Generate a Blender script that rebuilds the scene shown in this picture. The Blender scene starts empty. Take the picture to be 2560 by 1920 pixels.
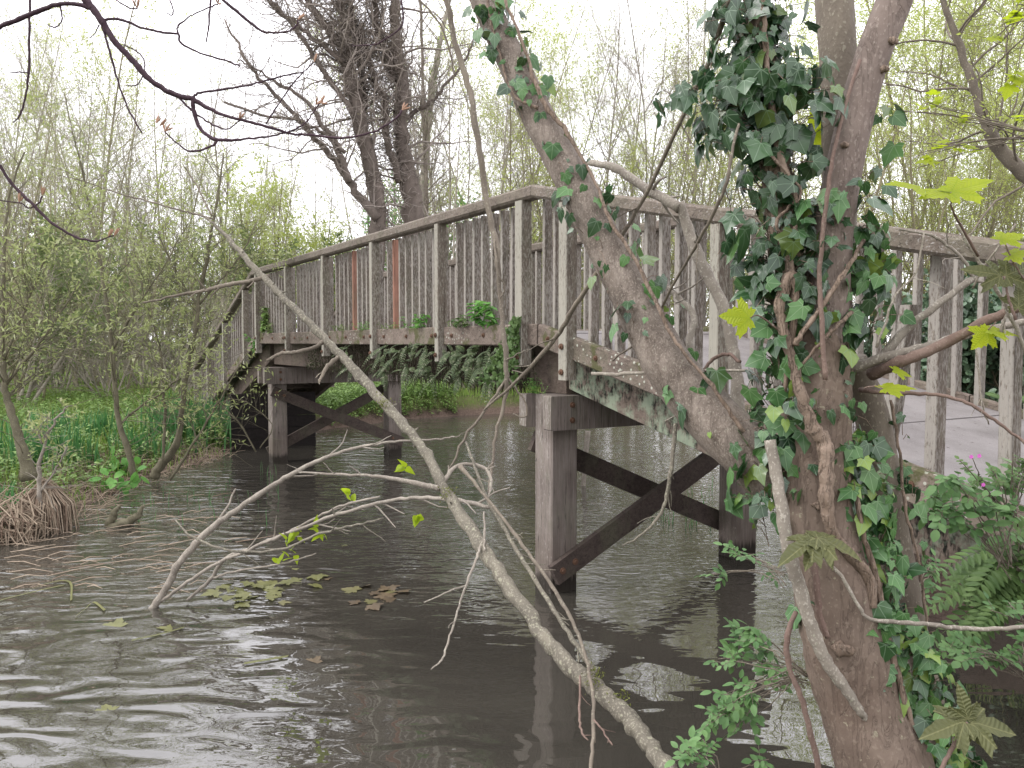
import bpy, math, random
import numpy as np
C = bpy.context.scene.collection
rng = np.random.default_rng(7)
R = math.radians
# ------------------------------------------------------------------ camera, world, sun, exposure
EYE = 2.0; PITCH = 0.0503; FPX = 2085.0
cam = bpy.data.cameras.new('camera'); camo = bpy.data.objects.new('camera', cam); C.objects.link(camo)
cam.sensor_width = 36; cam.lens = FPX/2560*36; cam.clip_end = 2000; cam.clip_start = 0.05
camo.location = (0, 0, EYE); camo.rotation_euler = (math.pi/2-PITCH, 0, 0)
bpy.context.scene.camera = camo
w = bpy.data.worlds.new('World'); bpy.context.scene.world = w; w.use_nodes = True
nt = w.node_tree; bg = nt.nodes['Background']
sky = nt.nodes.new('ShaderNodeTexSky'); sky.sky_type = 'NISHITA'; sky.sun_disc = False
sky.sun_elevation = R(48); sky.sun_rotation = R(-105); sky.dust_density = 3; sky.air_density = 1.0
hs = nt.nodes.new('ShaderNodeHueSaturation'); hs.inputs['Saturation'].default_value = 0.12
mx = nt.nodes.new('ShaderNodeMix'); mx.data_type = 'RGBA'; mx.inputs[0].default_value = 0.72
mx.inputs[7].default_value = (24, 23.7, 24.8, 1)
nt.links.new(sky.outputs[0], hs.inputs['Color']); nt.links.new(hs.outputs[0], mx.inputs[6])
nt.links.new(mx.outputs[2], bg.inputs[0]); bg.inputs[1].default_value = 0.10
sun = bpy.data.lights.new('sun', 'SUN'); suno = bpy.data.objects.new('sun', sun); C.objects.link(suno)
sun.energy = 1.5; sun.angle = R(25); sun.color = (1.0, 0.97, 0.93)
suno.rotation_euler = (R(42), 0, R(-75)); suno.location = (-10, -3, 12)
sc = bpy.context.scene
sc.view_settings.view_transform = 'Standard'; sc.view_settings.look = 'None'
sc.view_settings.exposure = 0.5; sc.view_settings.gamma = 1.0
sc.cycles.max_bounces = 6; sc.cycles.diffuse_bounces = 2; sc.cycles.transparent_max_bounces = 4

# ------------------------------------------------------------------ pixel <-> world helpers (photo pixels, 2560 x 1920)
cp, sp = math.cos(PITCH), math.sin(PITCH)
def ray(px, py):
    x = (px-1280)/FPX; y = -(py-960)/FPX
    return np.array([x, cp+y*sp, -sp+y*cp])
def at(px, py, Y):
    r = ray(px, py); return np.array([0, 0, EYE])+r*(Y/r[1])
def onz(px, py, z=0.0):
    r = ray(px, py); return np.array([0, 0, EYE])+r*((z-EYE)/r[2])

# ------------------------------------------------------------------ mesh builder
class MB:
    def __init__(s): s.v=[]; s.q=[]; s.t=[]; s.qm=[]; s.tm=[]; s.uv=[]; s.n=0
    def add(s, v, quads=None, tris=None, mat=0, uv=None):
        v = np.asarray(v, float).reshape(-1, 3)
        if quads is not None and len(quads):
            q = np.asarray(quads, int).reshape(-1, 4)+s.n; s.q.append(q); s.qm.append(np.full(len(q), mat))
        if tris is not None and len(tris):
            t = np.asarray(tris, int).reshape(-1, 3)+s.n; s.t.append(t); s.tm.append(np.full(len(t), mat))
        s.v.append(v); s.uv.append(np.zeros((len(v), 2)) if uv is None else np.asarray(uv).reshape(-1, 2)); s.n += len(v)
    def mesh(s, name, mats, smooth=False, uvs=False):
        me = bpy.data.meshes.new(name)
        v = np.concatenate(s.v) if s.v else np.zeros((0, 3))
        q = np.concatenate(s.q) if s.q else np.zeros((0, 4), int)
        t = np.concatenate(s.t) if s.t else np.zeros((0, 3), int)
        me.vertices.add(len(v)); me.vertices.foreach_set('co', v.ravel())
        li = np.concatenate([q.ravel(), t.ravel()])
        me.loops.add(len(li)); me.loops.foreach_set('vertex_index', li.astype(np.int32))
        me.polygons.add(len(q)+len(t))
        ls = np.concatenate([np.arange(len(q))*4, len(q)*4+np.arange(len(t))*3])
        me.polygons.foreach_set('loop_start', ls.astype(np.int32))
        mi = np.concatenate([np.concatenate(s.qm) if s.qm else np.zeros(0), np.concatenate(s.tm) if s.tm else np.zeros(0)])
        for m in mats: me.materials.append(m)
        me.update(calc_edges=True)
        me.polygons.foreach_set('material_index', mi.astype(np.int32))
        me.polygons.foreach_set('use_smooth', np.full(len(mi), smooth))
        if uvs:
            ul = me.uv_layers.new(name='leaf'); u = np.concatenate(s.uv)
            ul.data.foreach_set('uv', u[li].ravel())
        me.validate(); me.update()
        return me
    def build(s, name, mats, parent=None, smooth=False, uvs=False, loc=None):
        if not isinstance(mats, (list, tuple)): mats = [mats]
        if parent is not None and loc is None: loc = parent.location
        if loc is not None and s.v:
            off = np.array(loc); s.v = [a-off for a in s.v]
        o = bpy.data.objects.new(name, s.mesh(name, mats, smooth, uvs)); C.objects.link(o)
        if parent is not None: o.parent = parent
        elif loc is not None: o.location = loc
        return o

def tag(o, label=None, cat=None, group=None, kind=None):
    if label: o['label'] = label
    if cat: o['category'] = cat
    if group: o['group'] = group
    if kind: o['kind'] = kind
    return o
def thing(name, label, cat, loc=(0, 0, 0), group=None, rz=0, s=1):
    o = bpy.data.objects.new(name, None); C.objects.link(o); o.empty_display_size = .2
    o.location = tuple(float(c) for c in loc); o.rotation_euler = (0, 0, rz); o.scale = (s, s, s)
    return tag(o, label, cat, group)
def copy_tree(src, loc, rz, s, label, group, cat=None, name=None):
    r = src.copy(); C.objects.link(r); r.location = loc; r.rotation_euler = (0, 0, rz); r.scale = (s, s, s)
    if name: r.name = name
    r['label'] = label; r['group'] = group
    if cat: r['category'] = cat
    for ch in list(src.children):
        c = ch.copy(); C.objects.link(c); c.parent = r
    return r

def nrm(a): return a/np.maximum(np.linalg.norm(a, axis=-1, keepdims=True), 1e-9)
def catmull(P, k):
    P = np.asarray(P, float); n = len(P)
    if n < 3: 
        f = np.linspace(0, 1, k*(n-1)+1)[:, None]; return P[0]*(1-f)+P[-1]*f
    Q = np.vstack([2*P[0]-P[1], P, 2*P[-1]-P[-2]]); out = []
    for i in range(n-1):
        a, b, c, d = Q[i:i+4]
        for j in range(k):
            t = j/k
            out.append(.5*(2*b+(c-a)*t+(2*a-5*b+4*c-d)*t*t+(3*b-a-3*c+d)*t**3))
    out.append(P[-1]); return np.array(out)
def tubes(mb, P, Rd, sides=4, mat=0, cap=False, lump=0.0):
    """P (N,n,3), Rd (N,n)"""
    P = np.asarray(P, float); Rd = np.asarray(Rd, float)
    if P.ndim == 2: P = P[None]; Rd = Rd[None]
    N, n, _ = P.shape
    if N == 0: return
    T = nrm(np.gradient(P, axis=1))
    D = np.abs(nrm(P[:, -1]-P[:, 0])); ref = np.zeros((N, 3)); ref[np.arange(N), np.argmin(D, axis=1)] = 1
    U = nrm(np.cross(T, ref[:, None, :])); V = np.cross(T, U)
    a = np.linspace(0, 2*np.pi, sides, endpoint=False)
    rr = Rd[:, :, None]*np.ones(sides)
    if lump:
        ph = rng.uniform(0, 6, 6); s = np.arange(n)[None, :, None]
        rr = rr*(1+lump*(np.sin(a*2+s*.23+ph[0])+.6*np.sin(a*3-s*.41+ph[1])+.5*np.sin(a*5+s*.8+ph[2]))+lump*.5*rng.normal(size=(N, n, sides)))
    X = P[:, :, None, :]+rr[..., None]*(np.cos(a)[None, None, :, None]*U[:, :, None, :]+np.sin(a)[None, None, :, None]*V[:, :, None, :])
    idx = np.arange(N*n*sides).reshape(N, n, sides)
    a0 = idx[:, :-1, :]; a1 = np.roll(a0, -1, axis=2); b0 = idx[:, 1:, :]; b1 = np.roll(b0, -1, axis=2)
    q = np.stack([a0, a1, b1, b0], -1).reshape(-1, 4)
    v = X.reshape(-1, 3); tr = None
    if cap:
        ce = P[:, -1, :]; ci = N*n*sides+np.arange(N); last = idx[:, -1, :]
        c0 = P[:, 0, :]; cj = N*n*sides+N+np.arange(N); first = idx[:, 0, :]
        tr = np.vstack([np.stack([last, np.roll(last, -1, 1), np.repeat(ci[:, None], sides, 1)], -1).reshape(-1, 3),
                        np.stack([np.roll(first, -1, 1), first, np.repeat(cj[:, None], sides, 1)], -1).reshape(-1, 3)])
        v = np.vstack([v, ce, c0])
    mb.add(v, quads=q, tris=tr, mat=mat)
def limb(mb, pts, sides=8, k=5, mat=0, lump=0.0, cap=True, wob=0.0, scale=1.0):
    """pts: (px, py, Y, width_px) in photo pixels; returns centre line and radii"""
    A4 = []
    for px, py, Y, wd in pts:
        p = at(px, py, Y); A4.append([p[0], p[1], p[2], wd/2/FPX*Y*scale])
    Q = catmull(A4, k); P = Q[:, :3]; r = np.maximum(Q[:, 3], .0008)
    if wob: 
        P = P+rng.normal(size=P.shape)*wob*np.minimum(1, np.arange(len(P))/3)[:, None]
        r = r*(1+.07*rng.normal(size=len(r)).clip(-1, 2.2))
    tubes(mb, P, r, sides, mat, cap, lump)
    return P, r
def level(P, Rd, k, n, L, ang, f0=.2, f1=1., trop=.05, wob=.15, ratio=.5, taper=.5, tip=.3, rmax=9, seed=None):
    N, m, _ = P.shape
    idx = np.repeat(np.arange(N), k); M = len(idx)
    f = rng.uniform(f0, f1, M)
    g = f*(m-1); i0 = np.minimum(g.astype(int), m-2); fr = (g-i0)[:, None]
    p0 = P[idx, i0]*(1-fr)+P[idx, i0+1]*fr; t = nrm(P[idx, i0+1]-P[idx, i0])
    r0 = (Rd[idx, i0]*(1-fr[:, 0])+Rd[idx, i0+1]*fr[:, 0])
    x = rng.normal(size=(M, 3)); x = nrm(x-(x*t).sum(1, keepdims=True)*t)
    an = ang*rng.uniform(.7, 1.3, M)[:, None]
    d = np.cos(an)*t+np.sin(an)*x
    Lc = L*(1-f*taper)*rng.uniform(.5, 1.25, M)
    out = np.zeros((M, n, 3)); out[:, 0] = p0; p = p0
    for j in range(1, n):
        d = nrm(d+rng.normal(size=(M, 3))*wob+np.array([0, 0, trop])); p = p+d*(Lc/(n-1))[:, None]; out[:, j] = p
    rr = np.minimum(r0*ratio, rmax)[:, None]*np.linspace(1, tip, n)[None, :]
    return out, rr
# ------------------------------------------------------------------ leaf templates: x across, y along, z up from the leaf
def half(pts, zf=None, c=(0, .35)):
    pts = [tuple(p) for p in pts]
    o = pts+[(-x, y) for x, y in reversed(pts[1:-1])]
    v = [c]+o; v = np.array([(x, y, (zf(x, y) if zf else 0)) for x, y in v]); n = len(o)
    tr = [(0, 1+i, 1+(i+1) % n) for i in range(n)]
    return v, None, np.array(tr), v[:, :2].copy()
def zleaf(x, y): return .16*abs(x)-.34*(y-.2)**2*np.sign(y-.2)-.5*x*x
IVY = [half([(0, 0), (.17, -.13), (.38, -.12), (.47, .08), (.64, .28), (.46, .42), (.3, .66), (0, 1.0)], zleaf),
       half([(0, 0), (.2, -.1), (.38, -.02), (.44, .2), (.46, .38), (.34, .52), (.2, .78), (0, 1.0)], zleaf),
       half([(0, 0), (.16, -.16), (.42, -.18), (.42, .06), (.55, .18), (.66, .38), (.42, .46), (.3, .6), (.14, .84), (0, 1.02)], zleaf)]
SYC = half([(0, 0), (.13, -.12), (.36, -.22), (.37, -.08), (.47, -.05), (.34, .06), (.56, .1), (.66, .22), (.86, .34), (.7, .4), (.72, .52), (.55, .47), (.34, .46), (.42, .62), (.3, .66), (.3, .82), (.17, .86), (.12, 1.0), (0, 1.16)],
           lambda x, y: .08*abs(x)-.22*x*x-.18*max(0, y-.3)**2, c=(0, .15))
SYCD = half([(0, 0), (.1, -.16), (.3, -.3), (.34, -.12), (.42, -.02), (.3, .06), (.5, .12), (.62, .22), (.72, .34), (.56, .38), (.5, .5), (.36, .42), (.2, .4), (.26, .6), (.2, .72), (.16, .9), (.08, 1.0), (0, 1.12)],
           lambda x, y: -.75*x*x-.5*max(0, y-.1)**2+.12*abs(x), c=(0, .15))
OVAL = half([(0, 0), (.16, .15), (.24, .4), (.21, .65), (.1, .88), (0, 1.0)], lambda x, y: .12*abs(x)-.15*y*y, c=(0, .5))
NETT = half([(0, 0), (.26, .06), (.3, .25), (.2, .55), (.09, .8), (0, 1.0)], lambda x, y: .12*abs(x)-.3*y*y, c=(0, .4))
WILL = (np.array([(0, 0, 0), (.12, .4, .03), (0, 1, -.12), (-.12, .4, .03)], float), np.array([(0, 1, 2, 3)]), None, np.zeros((4, 2)))
def leaves(mb, tpl, pos, tip, nor, size, wid=1.0, mat=0):
    v, q, t, uv = tpl; N = len(pos)
    if N == 0: return
    Y = nrm(tip); X = nrm(np.cross(Y, nor)); Z = np.cross(X, Y)
    sz = np.asarray(size)*np.ones(N); wd = np.asarray(wid)*np.ones(N)
    W = pos[:, None, :]+sz[:, None, None]*(v[None, :, 0:1]*wd[:, None, None]*X[:, None, :]+v[None, :, 1:2]*Y[:, None, :]+v[None, :, 2:3]*Z[:, None, :])
    k = len(v); off = (np.arange(N)*k)[:, None, None]
    mb.add(W.reshape(-1, 3), quads=None if q is None else (q[None]+off).reshape(-1, 4), tris=None if t is None else (t[None]+off).reshape(-1, 3), mat=mat, uv=np.tile(uv, (N, 1)))
def pts_on(P, per, f0=.1, f1=1.0):
    N, m, _ = P.shape; idx = np.repeat(np.arange(N), per); f = rng.uniform(f0, f1, len(idx))*(m-1)
    i0 = np.minimum(f.astype(int), m-2); fr = (f-i0)[:, None]
    return P[idx, i0]*(1-fr)+P[idx, i0+1]*fr, nrm(P[idx, i0+1]-P[idx, i0])
def rleaf(mb, P, per, size, wid=1.0, droop=.3, f0=.1, mat=0, tpl=WILL, spread=.9):
    p, t = pts_on(P, per, f0); M = len(p)
    d = nrm(t+rng.normal(size=(M, 3))*spread+np.array([0, 0, -droop]))
    n = nrm(rng.normal(size=(M, 3))+np.array([0, 0, .8]))
    leaves(mb, tpl, p, d, n, size*rng.uniform(.6, 1.3, M), wid, mat)

# ------------------------------------------------------------------ materials
class NT:
    def __init__(s, name, rough=.8, spec=.3):
        s.m = bpy.data.materials.new(name); s.m.use_nodes = True; s.nt = s.m.node_tree
        s.p = s.nt.nodes['Principled BSDF']; s.p.inputs['Roughness'].default_value = rough
        s.p.inputs['Specular IOR Level'].default_value = spec
    def n(s, typ, **kw):
        nd = s.nt.nodes.new('ShaderNode'+typ)
        for k, v in kw.items():
            if k.startswith('i_'):
                key = k[2:].replace('_', ' ')
                key = int(key) if key.isdigit() else key
                if isinstance(v, bpy.types.NodeSocket): s.nt.links.new(v, nd.inputs[key])
                else: nd.inputs[key].default_value = v
            else: setattr(nd, k, v)
        return nd
    def link(s, a, b): s.nt.links.new(a, b)
    def coord(s, scale=(1, 1, 1), rot=(0, 0, 0), out='Object'):
        tc = s.n('TexCoord'); mp = s.n('Mapping'); s.link(tc.outputs[out], mp.inputs[0])
        mp.inputs['Scale'].default_value = scale; mp.inputs['Rotation'].default_value = rot
        return mp.outputs[0]
    def noise(s, vec, scale, detail=4, rough=.6, dist=0):
        return s.n('TexNoise', i_Vector=vec, i_Scale=scale, i_Detail=detail, i_Roughness=rough, i_Distortion=dist).outputs['Fac']
    def ramp(s, fac, stops):
        r = s.n('ValToRGB', i_Fac=fac); e = r.color_ramp.elements
        while len(e) < len(stops): e.new(.5)
        for el, (p, c) in zip(e, stops): el.position = p; el.color = (*c, 1) if len(c) == 3 else c
        return r.outputs[0]
    def step(s, fac, a, b):
        r = s.n('MapRange', i_Value=fac); r.inputs[1].default_value = a; r.inputs[2].default_value = b; return r.outputs[0]
    def mix(s, f, a, b, mode='MIX'):
        m = s.n('Mix', data_type='RGBA', blend_type=mode)
        for i, x in ((0, f), (6, a), (7, b)):
            if isinstance(x, bpy.types.NodeSocket): s.link(x, m.inputs[i])
            else: m.inputs[i].default_value = x if i == 0 else ((*x, 1) if len(x) == 3 else x)
        return m.outputs[2]
    def math(s, op, a, b=0.0):
        m = s.n('Math', operation=op)
        for i, x in ((0, a), (1, b)):
            if isinstance(x, bpy.types.NodeSocket): s.link(x, m.inputs[i])
            else: m.inputs[i].default_value = x
        return m.outputs[0]
    def bump(s, h, st=.3, d=.01):
        b = s.n('Bump', i_Height=h, i_Strength=st, i_Distance=d); s.link(b.outputs[0], s.p.inputs['Normal']); return b
    def col(s, c):
        if isinstance(c, bpy.types.NodeSocket): s.link(c, s.p.inputs['Base Color'])
        else: s.p.inputs['Base Color'].default_value = (*c, 1)

BAX = 0.5377                                    # bridge axis angle
def wood(name, base=(.175, .15, .12), dark=(.075, .06, .047), pale=(.36, .34, .30), lich=.55, horiz=False, spots=False, moss=0.0, outer=0.0, wet=False):
    t = NT(name, .85, .2)
    rot = (0, 0, -BAX) if horiz else (0, 0, 0)
    g = t.coord((22, 1.6, 22) if horiz else (26, 26, 1.6), rot); o = t.coord((1, 1, 1), rot)
    grain = t.noise(g, 1.6, 6, .65, .3)
    blot = t.noise(o, 2.3, 5, .6)
    c = t.mix(t.step(grain, .3, .7), dark, base)
    c = t.mix(t.math('MULTIPLY', t.step(blot, .42, .72), .6), c, tuple(x*1.35 for x in base))
    isl = t.n('NewGeometry').outputs['Random Per Island']
    c = t.mix(t.math('MULTIPLY', isl, .35), c, (.11, .075, .065))
    al = t.noise(t.coord((2.2, 2.2, 1.1)), 2.0, 5, .7); c = t.mix(t.math('MULTIPLY', t.step(al, .48, .7), .35), c, (.115, .125, .075))
    st = t.noise(t.coord((7, 1, 7) if horiz else (9, 9, .9), rot), 1.5, 5, .7); c = t.mix(t.math('MULTIPLY', t.step(st, .5, .7), .42), c, tuple(x*.55 for x in dark))
    ck = t.noise(t.coord((30, .9, 30) if horiz else (34, 34, .7), rot), 1.0, 3, .5, .6); ckm = t.step(t.math('ABSOLUTE', t.math('SUBTRACT', ck, .5)), .012, .003); c = t.mix(t.math('MULTIPLY', ckm, .75), c, (.015, .011, .009))
    if wet:
        zz = t.math('ADD', t.n('SeparateXYZ', i_0=t.coord()).outputs[2], t.math('MULTIPLY', t.math('SUBTRACT', grain, .5), .25))
        c = t.mix(t.math('MULTIPLY', t.step(zz, .62, .2), .4), c, (.075, .055, .04)); c = t.mix(t.math('MULTIPLY', t.step(zz, .17, .10), .85), c, (.012, .010, .007))
    # lichen flecks, drawn out along the grain
    l1 = t.noise(t.coord((95, 34, 95) if horiz else (95, 95, 26), rot), 1.0, 4, .7)
    l2 = t.noise(o, 1.7, 4, .6)
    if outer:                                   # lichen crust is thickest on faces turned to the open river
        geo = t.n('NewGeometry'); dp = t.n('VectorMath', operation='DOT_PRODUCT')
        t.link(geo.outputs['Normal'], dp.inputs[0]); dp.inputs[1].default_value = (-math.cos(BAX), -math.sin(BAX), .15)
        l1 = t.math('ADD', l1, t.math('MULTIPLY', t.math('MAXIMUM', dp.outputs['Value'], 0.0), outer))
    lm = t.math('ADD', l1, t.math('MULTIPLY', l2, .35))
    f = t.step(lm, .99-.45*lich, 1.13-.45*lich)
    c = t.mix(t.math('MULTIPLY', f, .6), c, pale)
    if spots:
        vo = t.n('TexVoronoi', i_Vector=t.coord((1, 1, 1)), i_Scale=24.0); vo.feature = 'F1'
        vm = t.step(vo.outputs['Distance'], .26, .20)
        vm = t.math('MULTIPLY', vm, t.step(t.noise(o, 1.3, 2), .46, .58))
        c = t.mix(t.math('MULTIPLY', vm, .7), c, (.42, .44, .37))
    if moss:
        mm = t.step(t.noise(o, 3.1, 6, .7), .66-moss*.3, .72-moss*.3)
        c = t.mix(t.math('MULTIPLY', mm, .8), c, (.055, .06, .018))
    t.col(c); t.bump(t.math('ADD', grain, t.math('MULTIPLY', l1, .5)), .6, .006)
    return t.m
def bark(name, a, b, speck, sc=1.0, vs=.35, amt=.5, sp=.60, crack=0.0, lich=0.0, lcol=(.42, .43, .36), bs=.8):
    t = NT(name, .8, .25); o = t.coord((1, 1, vs)); n1 = t.noise(o, 6*sc, 6, .65, .4); n2 = t.noise(t.coord((1, 1, 1)), 2.0*sc, 4)
    c = t.mix(t.step(n1, .35, .65), a, b); c = t.mix(t.math('MULTIPLY', t.step(n2, .4, .65), .5), c, tuple(x*.62 for x in a))
    n3 = t.noise(t.coord((1, 1, .7)), 70*sc, 2, .5); f = t.step(n3, sp, sp+.05); c = t.mix(t.math('MULTIPLY', f, amt), c, speck)
    if lich:
        n4 = t.noise(t.coord((1, 1, 1)), 26*sc, 5, .7); c = t.mix(t.math('MULTIPLY', t.step(n4, .62-lich*.2, .68-lich*.2), .85), c, lcol)
    h = n1
    if crack:
        wv = t.noise(t.coord((1, 1, .18)), 14*sc, 5, .6, 1.2); cr = t.step(t.math('ABSOLUTE', t.math('SUBTRACT', wv, .5)), 0, .025)
        c = t.mix(t.math('MULTIPLY', t.math('SUBTRACT', 1.0, cr), crack), c, (.03, .02, .016)); h = t.math('ADD', n1, t.math('MULTIPLY', cr, .6))
    t.col(c); t.bump(t.math('ADD', h, t.math('MULTIPLY', n3, .35)), bs, .008); return t.m
def leaf(name, a, b, third=None, rough=.5, trans=.35, veins=None, spec=.4, corr=0.0):
    t = NT(name, rough, spec); isl = t.n('NewGeometry').outputs['Random Per Island']
    c = t.mix(isl, a, b)
    if third: c = t.mix(t.step(t.math('FRACT', t.math('MULTIPLY', isl, 17.31)), third[1], third[1]+.04), c, third[0])
    c = t.mix(.35, c, t.ramp(t.noise(t.coord(), 9, 3), [(.35, tuple(x*.7 for x in a)), (.65, b)]))
    if veins:
        uv = t.n('UVMap').outputs[0]; sx = t.n('SeparateXYZ', i_0=uv); x, y = sx.outputs[0], sx.outputs[1]
        ang = t.math('ARCTAN2', x, y); ln = t.math('POWER', t.math('ADD', t.math('MULTIPLY', x, x), t.math('MULTIPLY', y, y)), .5)
        st = R(48); fr = t.math('ABSOLUTE', t.math('SUBTRACT', t.math('FRACT', t.math('ADD', t.math('DIVIDE', ang, st), .5)), .5))
        dist = t.math('MULTIPLY', t.math('MULTIPLY', fr, st), ln)
        vm = t.step(dist, .022, .010); c = t.mix(t.math('MULTIPLY', vm, .7), c, veins)
        sv = t.math('FRACT', t.math('ADD', t.math('MULTIPLY', ln, 8.0), t.math('MULTIPLY', fr, -3.0)))
        if corr: t.bump(t.math('ADD', t.math('ABSOLUTE', t.math('SUBTRACT', sv, .5)), t.math('MULTIPLY', vm, .3)), corr, .012)
        else: t.bump(vm, .25, .004)
    t.col(c)
    out = t.nt.nodes['Material Output']; tr = t.n('BsdfTranslucent'); t.link(c, tr.inputs[0])
    ms = t.n('MixShader'); ms.inputs[0].default_value = trans; t.link(t.p.outputs[0], ms.inputs[1]); t.link(tr.outputs[0], ms.inputs[2]); t.link(ms.outputs[0], out.inputs[0])
    return t.m
def plain(name, c, rough=.8, var=.3, sc=20):
    t = NT(name, rough, .25); n = t.noise(t.coord(), sc, 4); t.col(t.mix(t.step(n, .3, .7), tuple(x*(1-var) for x in c), tuple(x*(1+var) for x in c))); t.bump(n, .3, .004); return t.m

M = {}
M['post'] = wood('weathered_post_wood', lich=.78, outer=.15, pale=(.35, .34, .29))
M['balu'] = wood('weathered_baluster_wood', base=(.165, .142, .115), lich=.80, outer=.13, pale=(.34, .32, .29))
M['balu_red'] = wood('newer_red_baluster_wood', base=(.33, .17, .12), dark=(.22, .11, .08), lich=.2)
M['balu_tan'] = wood('newer_tan_baluster_wood', base=(.40, .28, .17), dark=(.28, .2, .13), lich=.3)
M['rail'] = wood('handrail_wood', horiz=True, lich=.56, pale=(.40, .385, .365), base=(.18, .156, .128))
M['kick'] = wood('edge_beam_wood', horiz=True, lich=.42, spots=True, base=(.19, .155, .13), moss=.4)
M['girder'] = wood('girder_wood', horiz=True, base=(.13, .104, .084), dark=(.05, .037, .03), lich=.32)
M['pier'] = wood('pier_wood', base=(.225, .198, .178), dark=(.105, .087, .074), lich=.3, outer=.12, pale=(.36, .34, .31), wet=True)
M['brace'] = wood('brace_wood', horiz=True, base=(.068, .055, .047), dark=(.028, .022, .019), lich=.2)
def stained():
    t = NT('stained_girder_wood', .9, .2); rot = (0, 0, -BAX); g = t.noise(t.coord((22, 1.6, 22), rot), 1.5, 6, .6)
    c = t.mix(t.step(g, .3, .7), (.10, .075, .06), (.18, .145, .12)); o = t.coord()
    al = t.noise(o, 2.2, 5, .65); al2 = t.noise(t.coord((9, 9, 3)), 4, 5, .7)
    c = t.mix(t.math('MULTIPLY', t.step(al, .42, .5), t.step(al2, .42, .56)), c, (.012, .012, .009))
    gr = t.noise(o, 3.4, 5, .7); c = t.mix(t.math('MULTIPLY', t.step(gr, .46, .56), .75), c, (.24, .29, .21))
    t.col(c); t.bump(g, .5, .006); return t.m
M['stain'] = stained()
M['bolt'] = plain('rusty_bolt', (.10, .055, .035), .6)
def deckm():
    t = NT('worn_purple_deck_board', .75, .35); o = t.coord(); n = t.noise(o, 3, 5, .6); f = t.noise(o, 160, 2)
    c = t.ramp(n, [(.3, (.12, .107, .102)), (.6, (.185, .17, .165))]); c = t.mix(t.step(f, .63, .68), c, (.27, .24, .255))
    d = t.noise(o, 26, 4, .7); c = t.mix(t.math('MULTIPLY', t.step(d, .62, .68), .8), c, (.05, .035, .03))
    t.col(c); t.bump(f, .25, .003); return t.m
M['deck'] = deckm()
M['bark'] = bark('sycamore_bark', (.15, .115, .098), (.22, .175, .152), (.34, .29, .25), 1.6, .5, .4, .59, crack=.2, lich=.0, bs=.5)
M['barkred'] = bark('reddish_sycamore_bark', (.125, .09, .07), (.205, .157, .125), (.26, .21, .165), 1.3, .6, .3, .59, crack=.22, lich=.02, bs=.5, lcol=(.28, .25, .18))
M['barkgrey'] = bark('grey_green_bark', (.115, .095, .075), (.175, .148, .115), (.28, .26, .2), 1.4, .5, .5, .60)
M['lean'] = bark('mottled_leaning_bark', (.12, .095, .078), (.235, .195, .165), (.32, .28, .23), 3.2, .8, .45, .57, crack=.1, bs=.55, lich=.05, lcol=(.27, .25, .20))
M['lichbark'] = bark('lichened_branch_bark', (.10, .088, .07), (.165, .148, .115), (.30, .28, .22), 2.0, .8, .45, .56, lich=.22, lcol=(.27, .26, .19))
M['pale'] = bark('pale_dead_branch', (.18, .155, .128), (.27, .24, .2), (.40, .37, .32), 2, .8, .5, .58, lich=.15, lcol=(.3, .29, .23))
M['brownst'] = bark('brown_twig_bark', (.13, .085, .07), (.19, .135, .11), (.3, .25, .2), 2, .6, .3)
M['darktwig'] = bark('dark_purple_twig', (.035, .018, .026), (.06, .035, .045), (.1, .07, .08), 2, .6, .2)
M['vine'] = bark('ivy_vine_bark', (.16, .115, .085), (.24, .18, .14), (.3, .25, .2), 2.5, .6, .4, crack=.3)
M['hero'] = bark('dark_tree_bark', (.10, .08, .068), (.165, .135, .115), (.24, .2, .17), .8, .3, .3)
M['sapbark'] = bark('sapling_bark', (.085, .075, .048), (.15, .135, .09), (.25, .24, .17), 1.6, .6, .3, lich=.05, lcol=(.2, .2, .1))
M['herotwig'] = bark('dark_tree_twig', (.19, .16, .14), (.27, .235, .205), (.36, .32, .27), .8, .3, .3)
M['bgbark'] = bark('haze_paled_bark', (.23, .205, .165), (.34, .31, .25), (.4, .38, .32), .7, .3, .3)  # bark colour paled to stand in for haze over the background trees
M['willbark'] = bark('willow_bark', (.17, .15, .09), (.27, .245, .155), (.36, .33, .24), 1, .3, .3)
M['ivy'] = leaf('ivy_leaf', (.010, .035, .014), (.045, .105, .035), ((.12, .17, .04), .90), .30, .16, veins=(.14, .21, .13), spec=.6)
M['ivylt'] = leaf('young_ivy_leaf', (.04, .11, .035), (.085, .19, .05), ((.22, .30, .05), .86), .42, .2, veins=(.17, .27, .13), spec=.5)
M['syc'] = leaf('young_sycamore_leaf', (.36, .46, .02), (.46, .54, .03), None, .5, .62, veins=(.3, .42, .02), corr=.5)
M['sycold'] = leaf('unfurling_sycamore_leaf', (.075, .085, .035), (.13, .135, .05), None, .55, .35, veins=(.2, .2, .09), corr=.45)
M['elder'] = leaf('elder_leaf', (.055, .135, .04), (.14, .25, .085), None, .5, .25)
M['fern'] = leaf('fern_leaf', (.045, .095, .022), (.10, .165, .045), None, .6, .25)
M['greyfern'] = leaf('dusty_fern_leaf', (.03, .055, .02), (.09, .125, .045), ((.22, .23, .15), .82), .6, .2)
M['nettle'] = leaf('nettle_leaf', (.085, .165, .035), (.22, .33, .09), None, .5, .25)
M['grass'] = leaf('grass_blade', (.12, .22, .03), (.24, .35, .07), ((.33, .28, .17), .82), .6, .3)
M['iris'] = leaf('iris_blade', (.04, .13, .04), (.08, .22, .06), None, .5, .25)
M['will'] = leaf('willow_leaf', (.24, .29, .10), (.38, .42, .18), ((.46, .48, .3), .8), .6, .45)
M['willy'] = leaf('yellow_green_willow_leaf', (.36, .43, .09), (.5, .56, .18), None, .6, .55)
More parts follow.
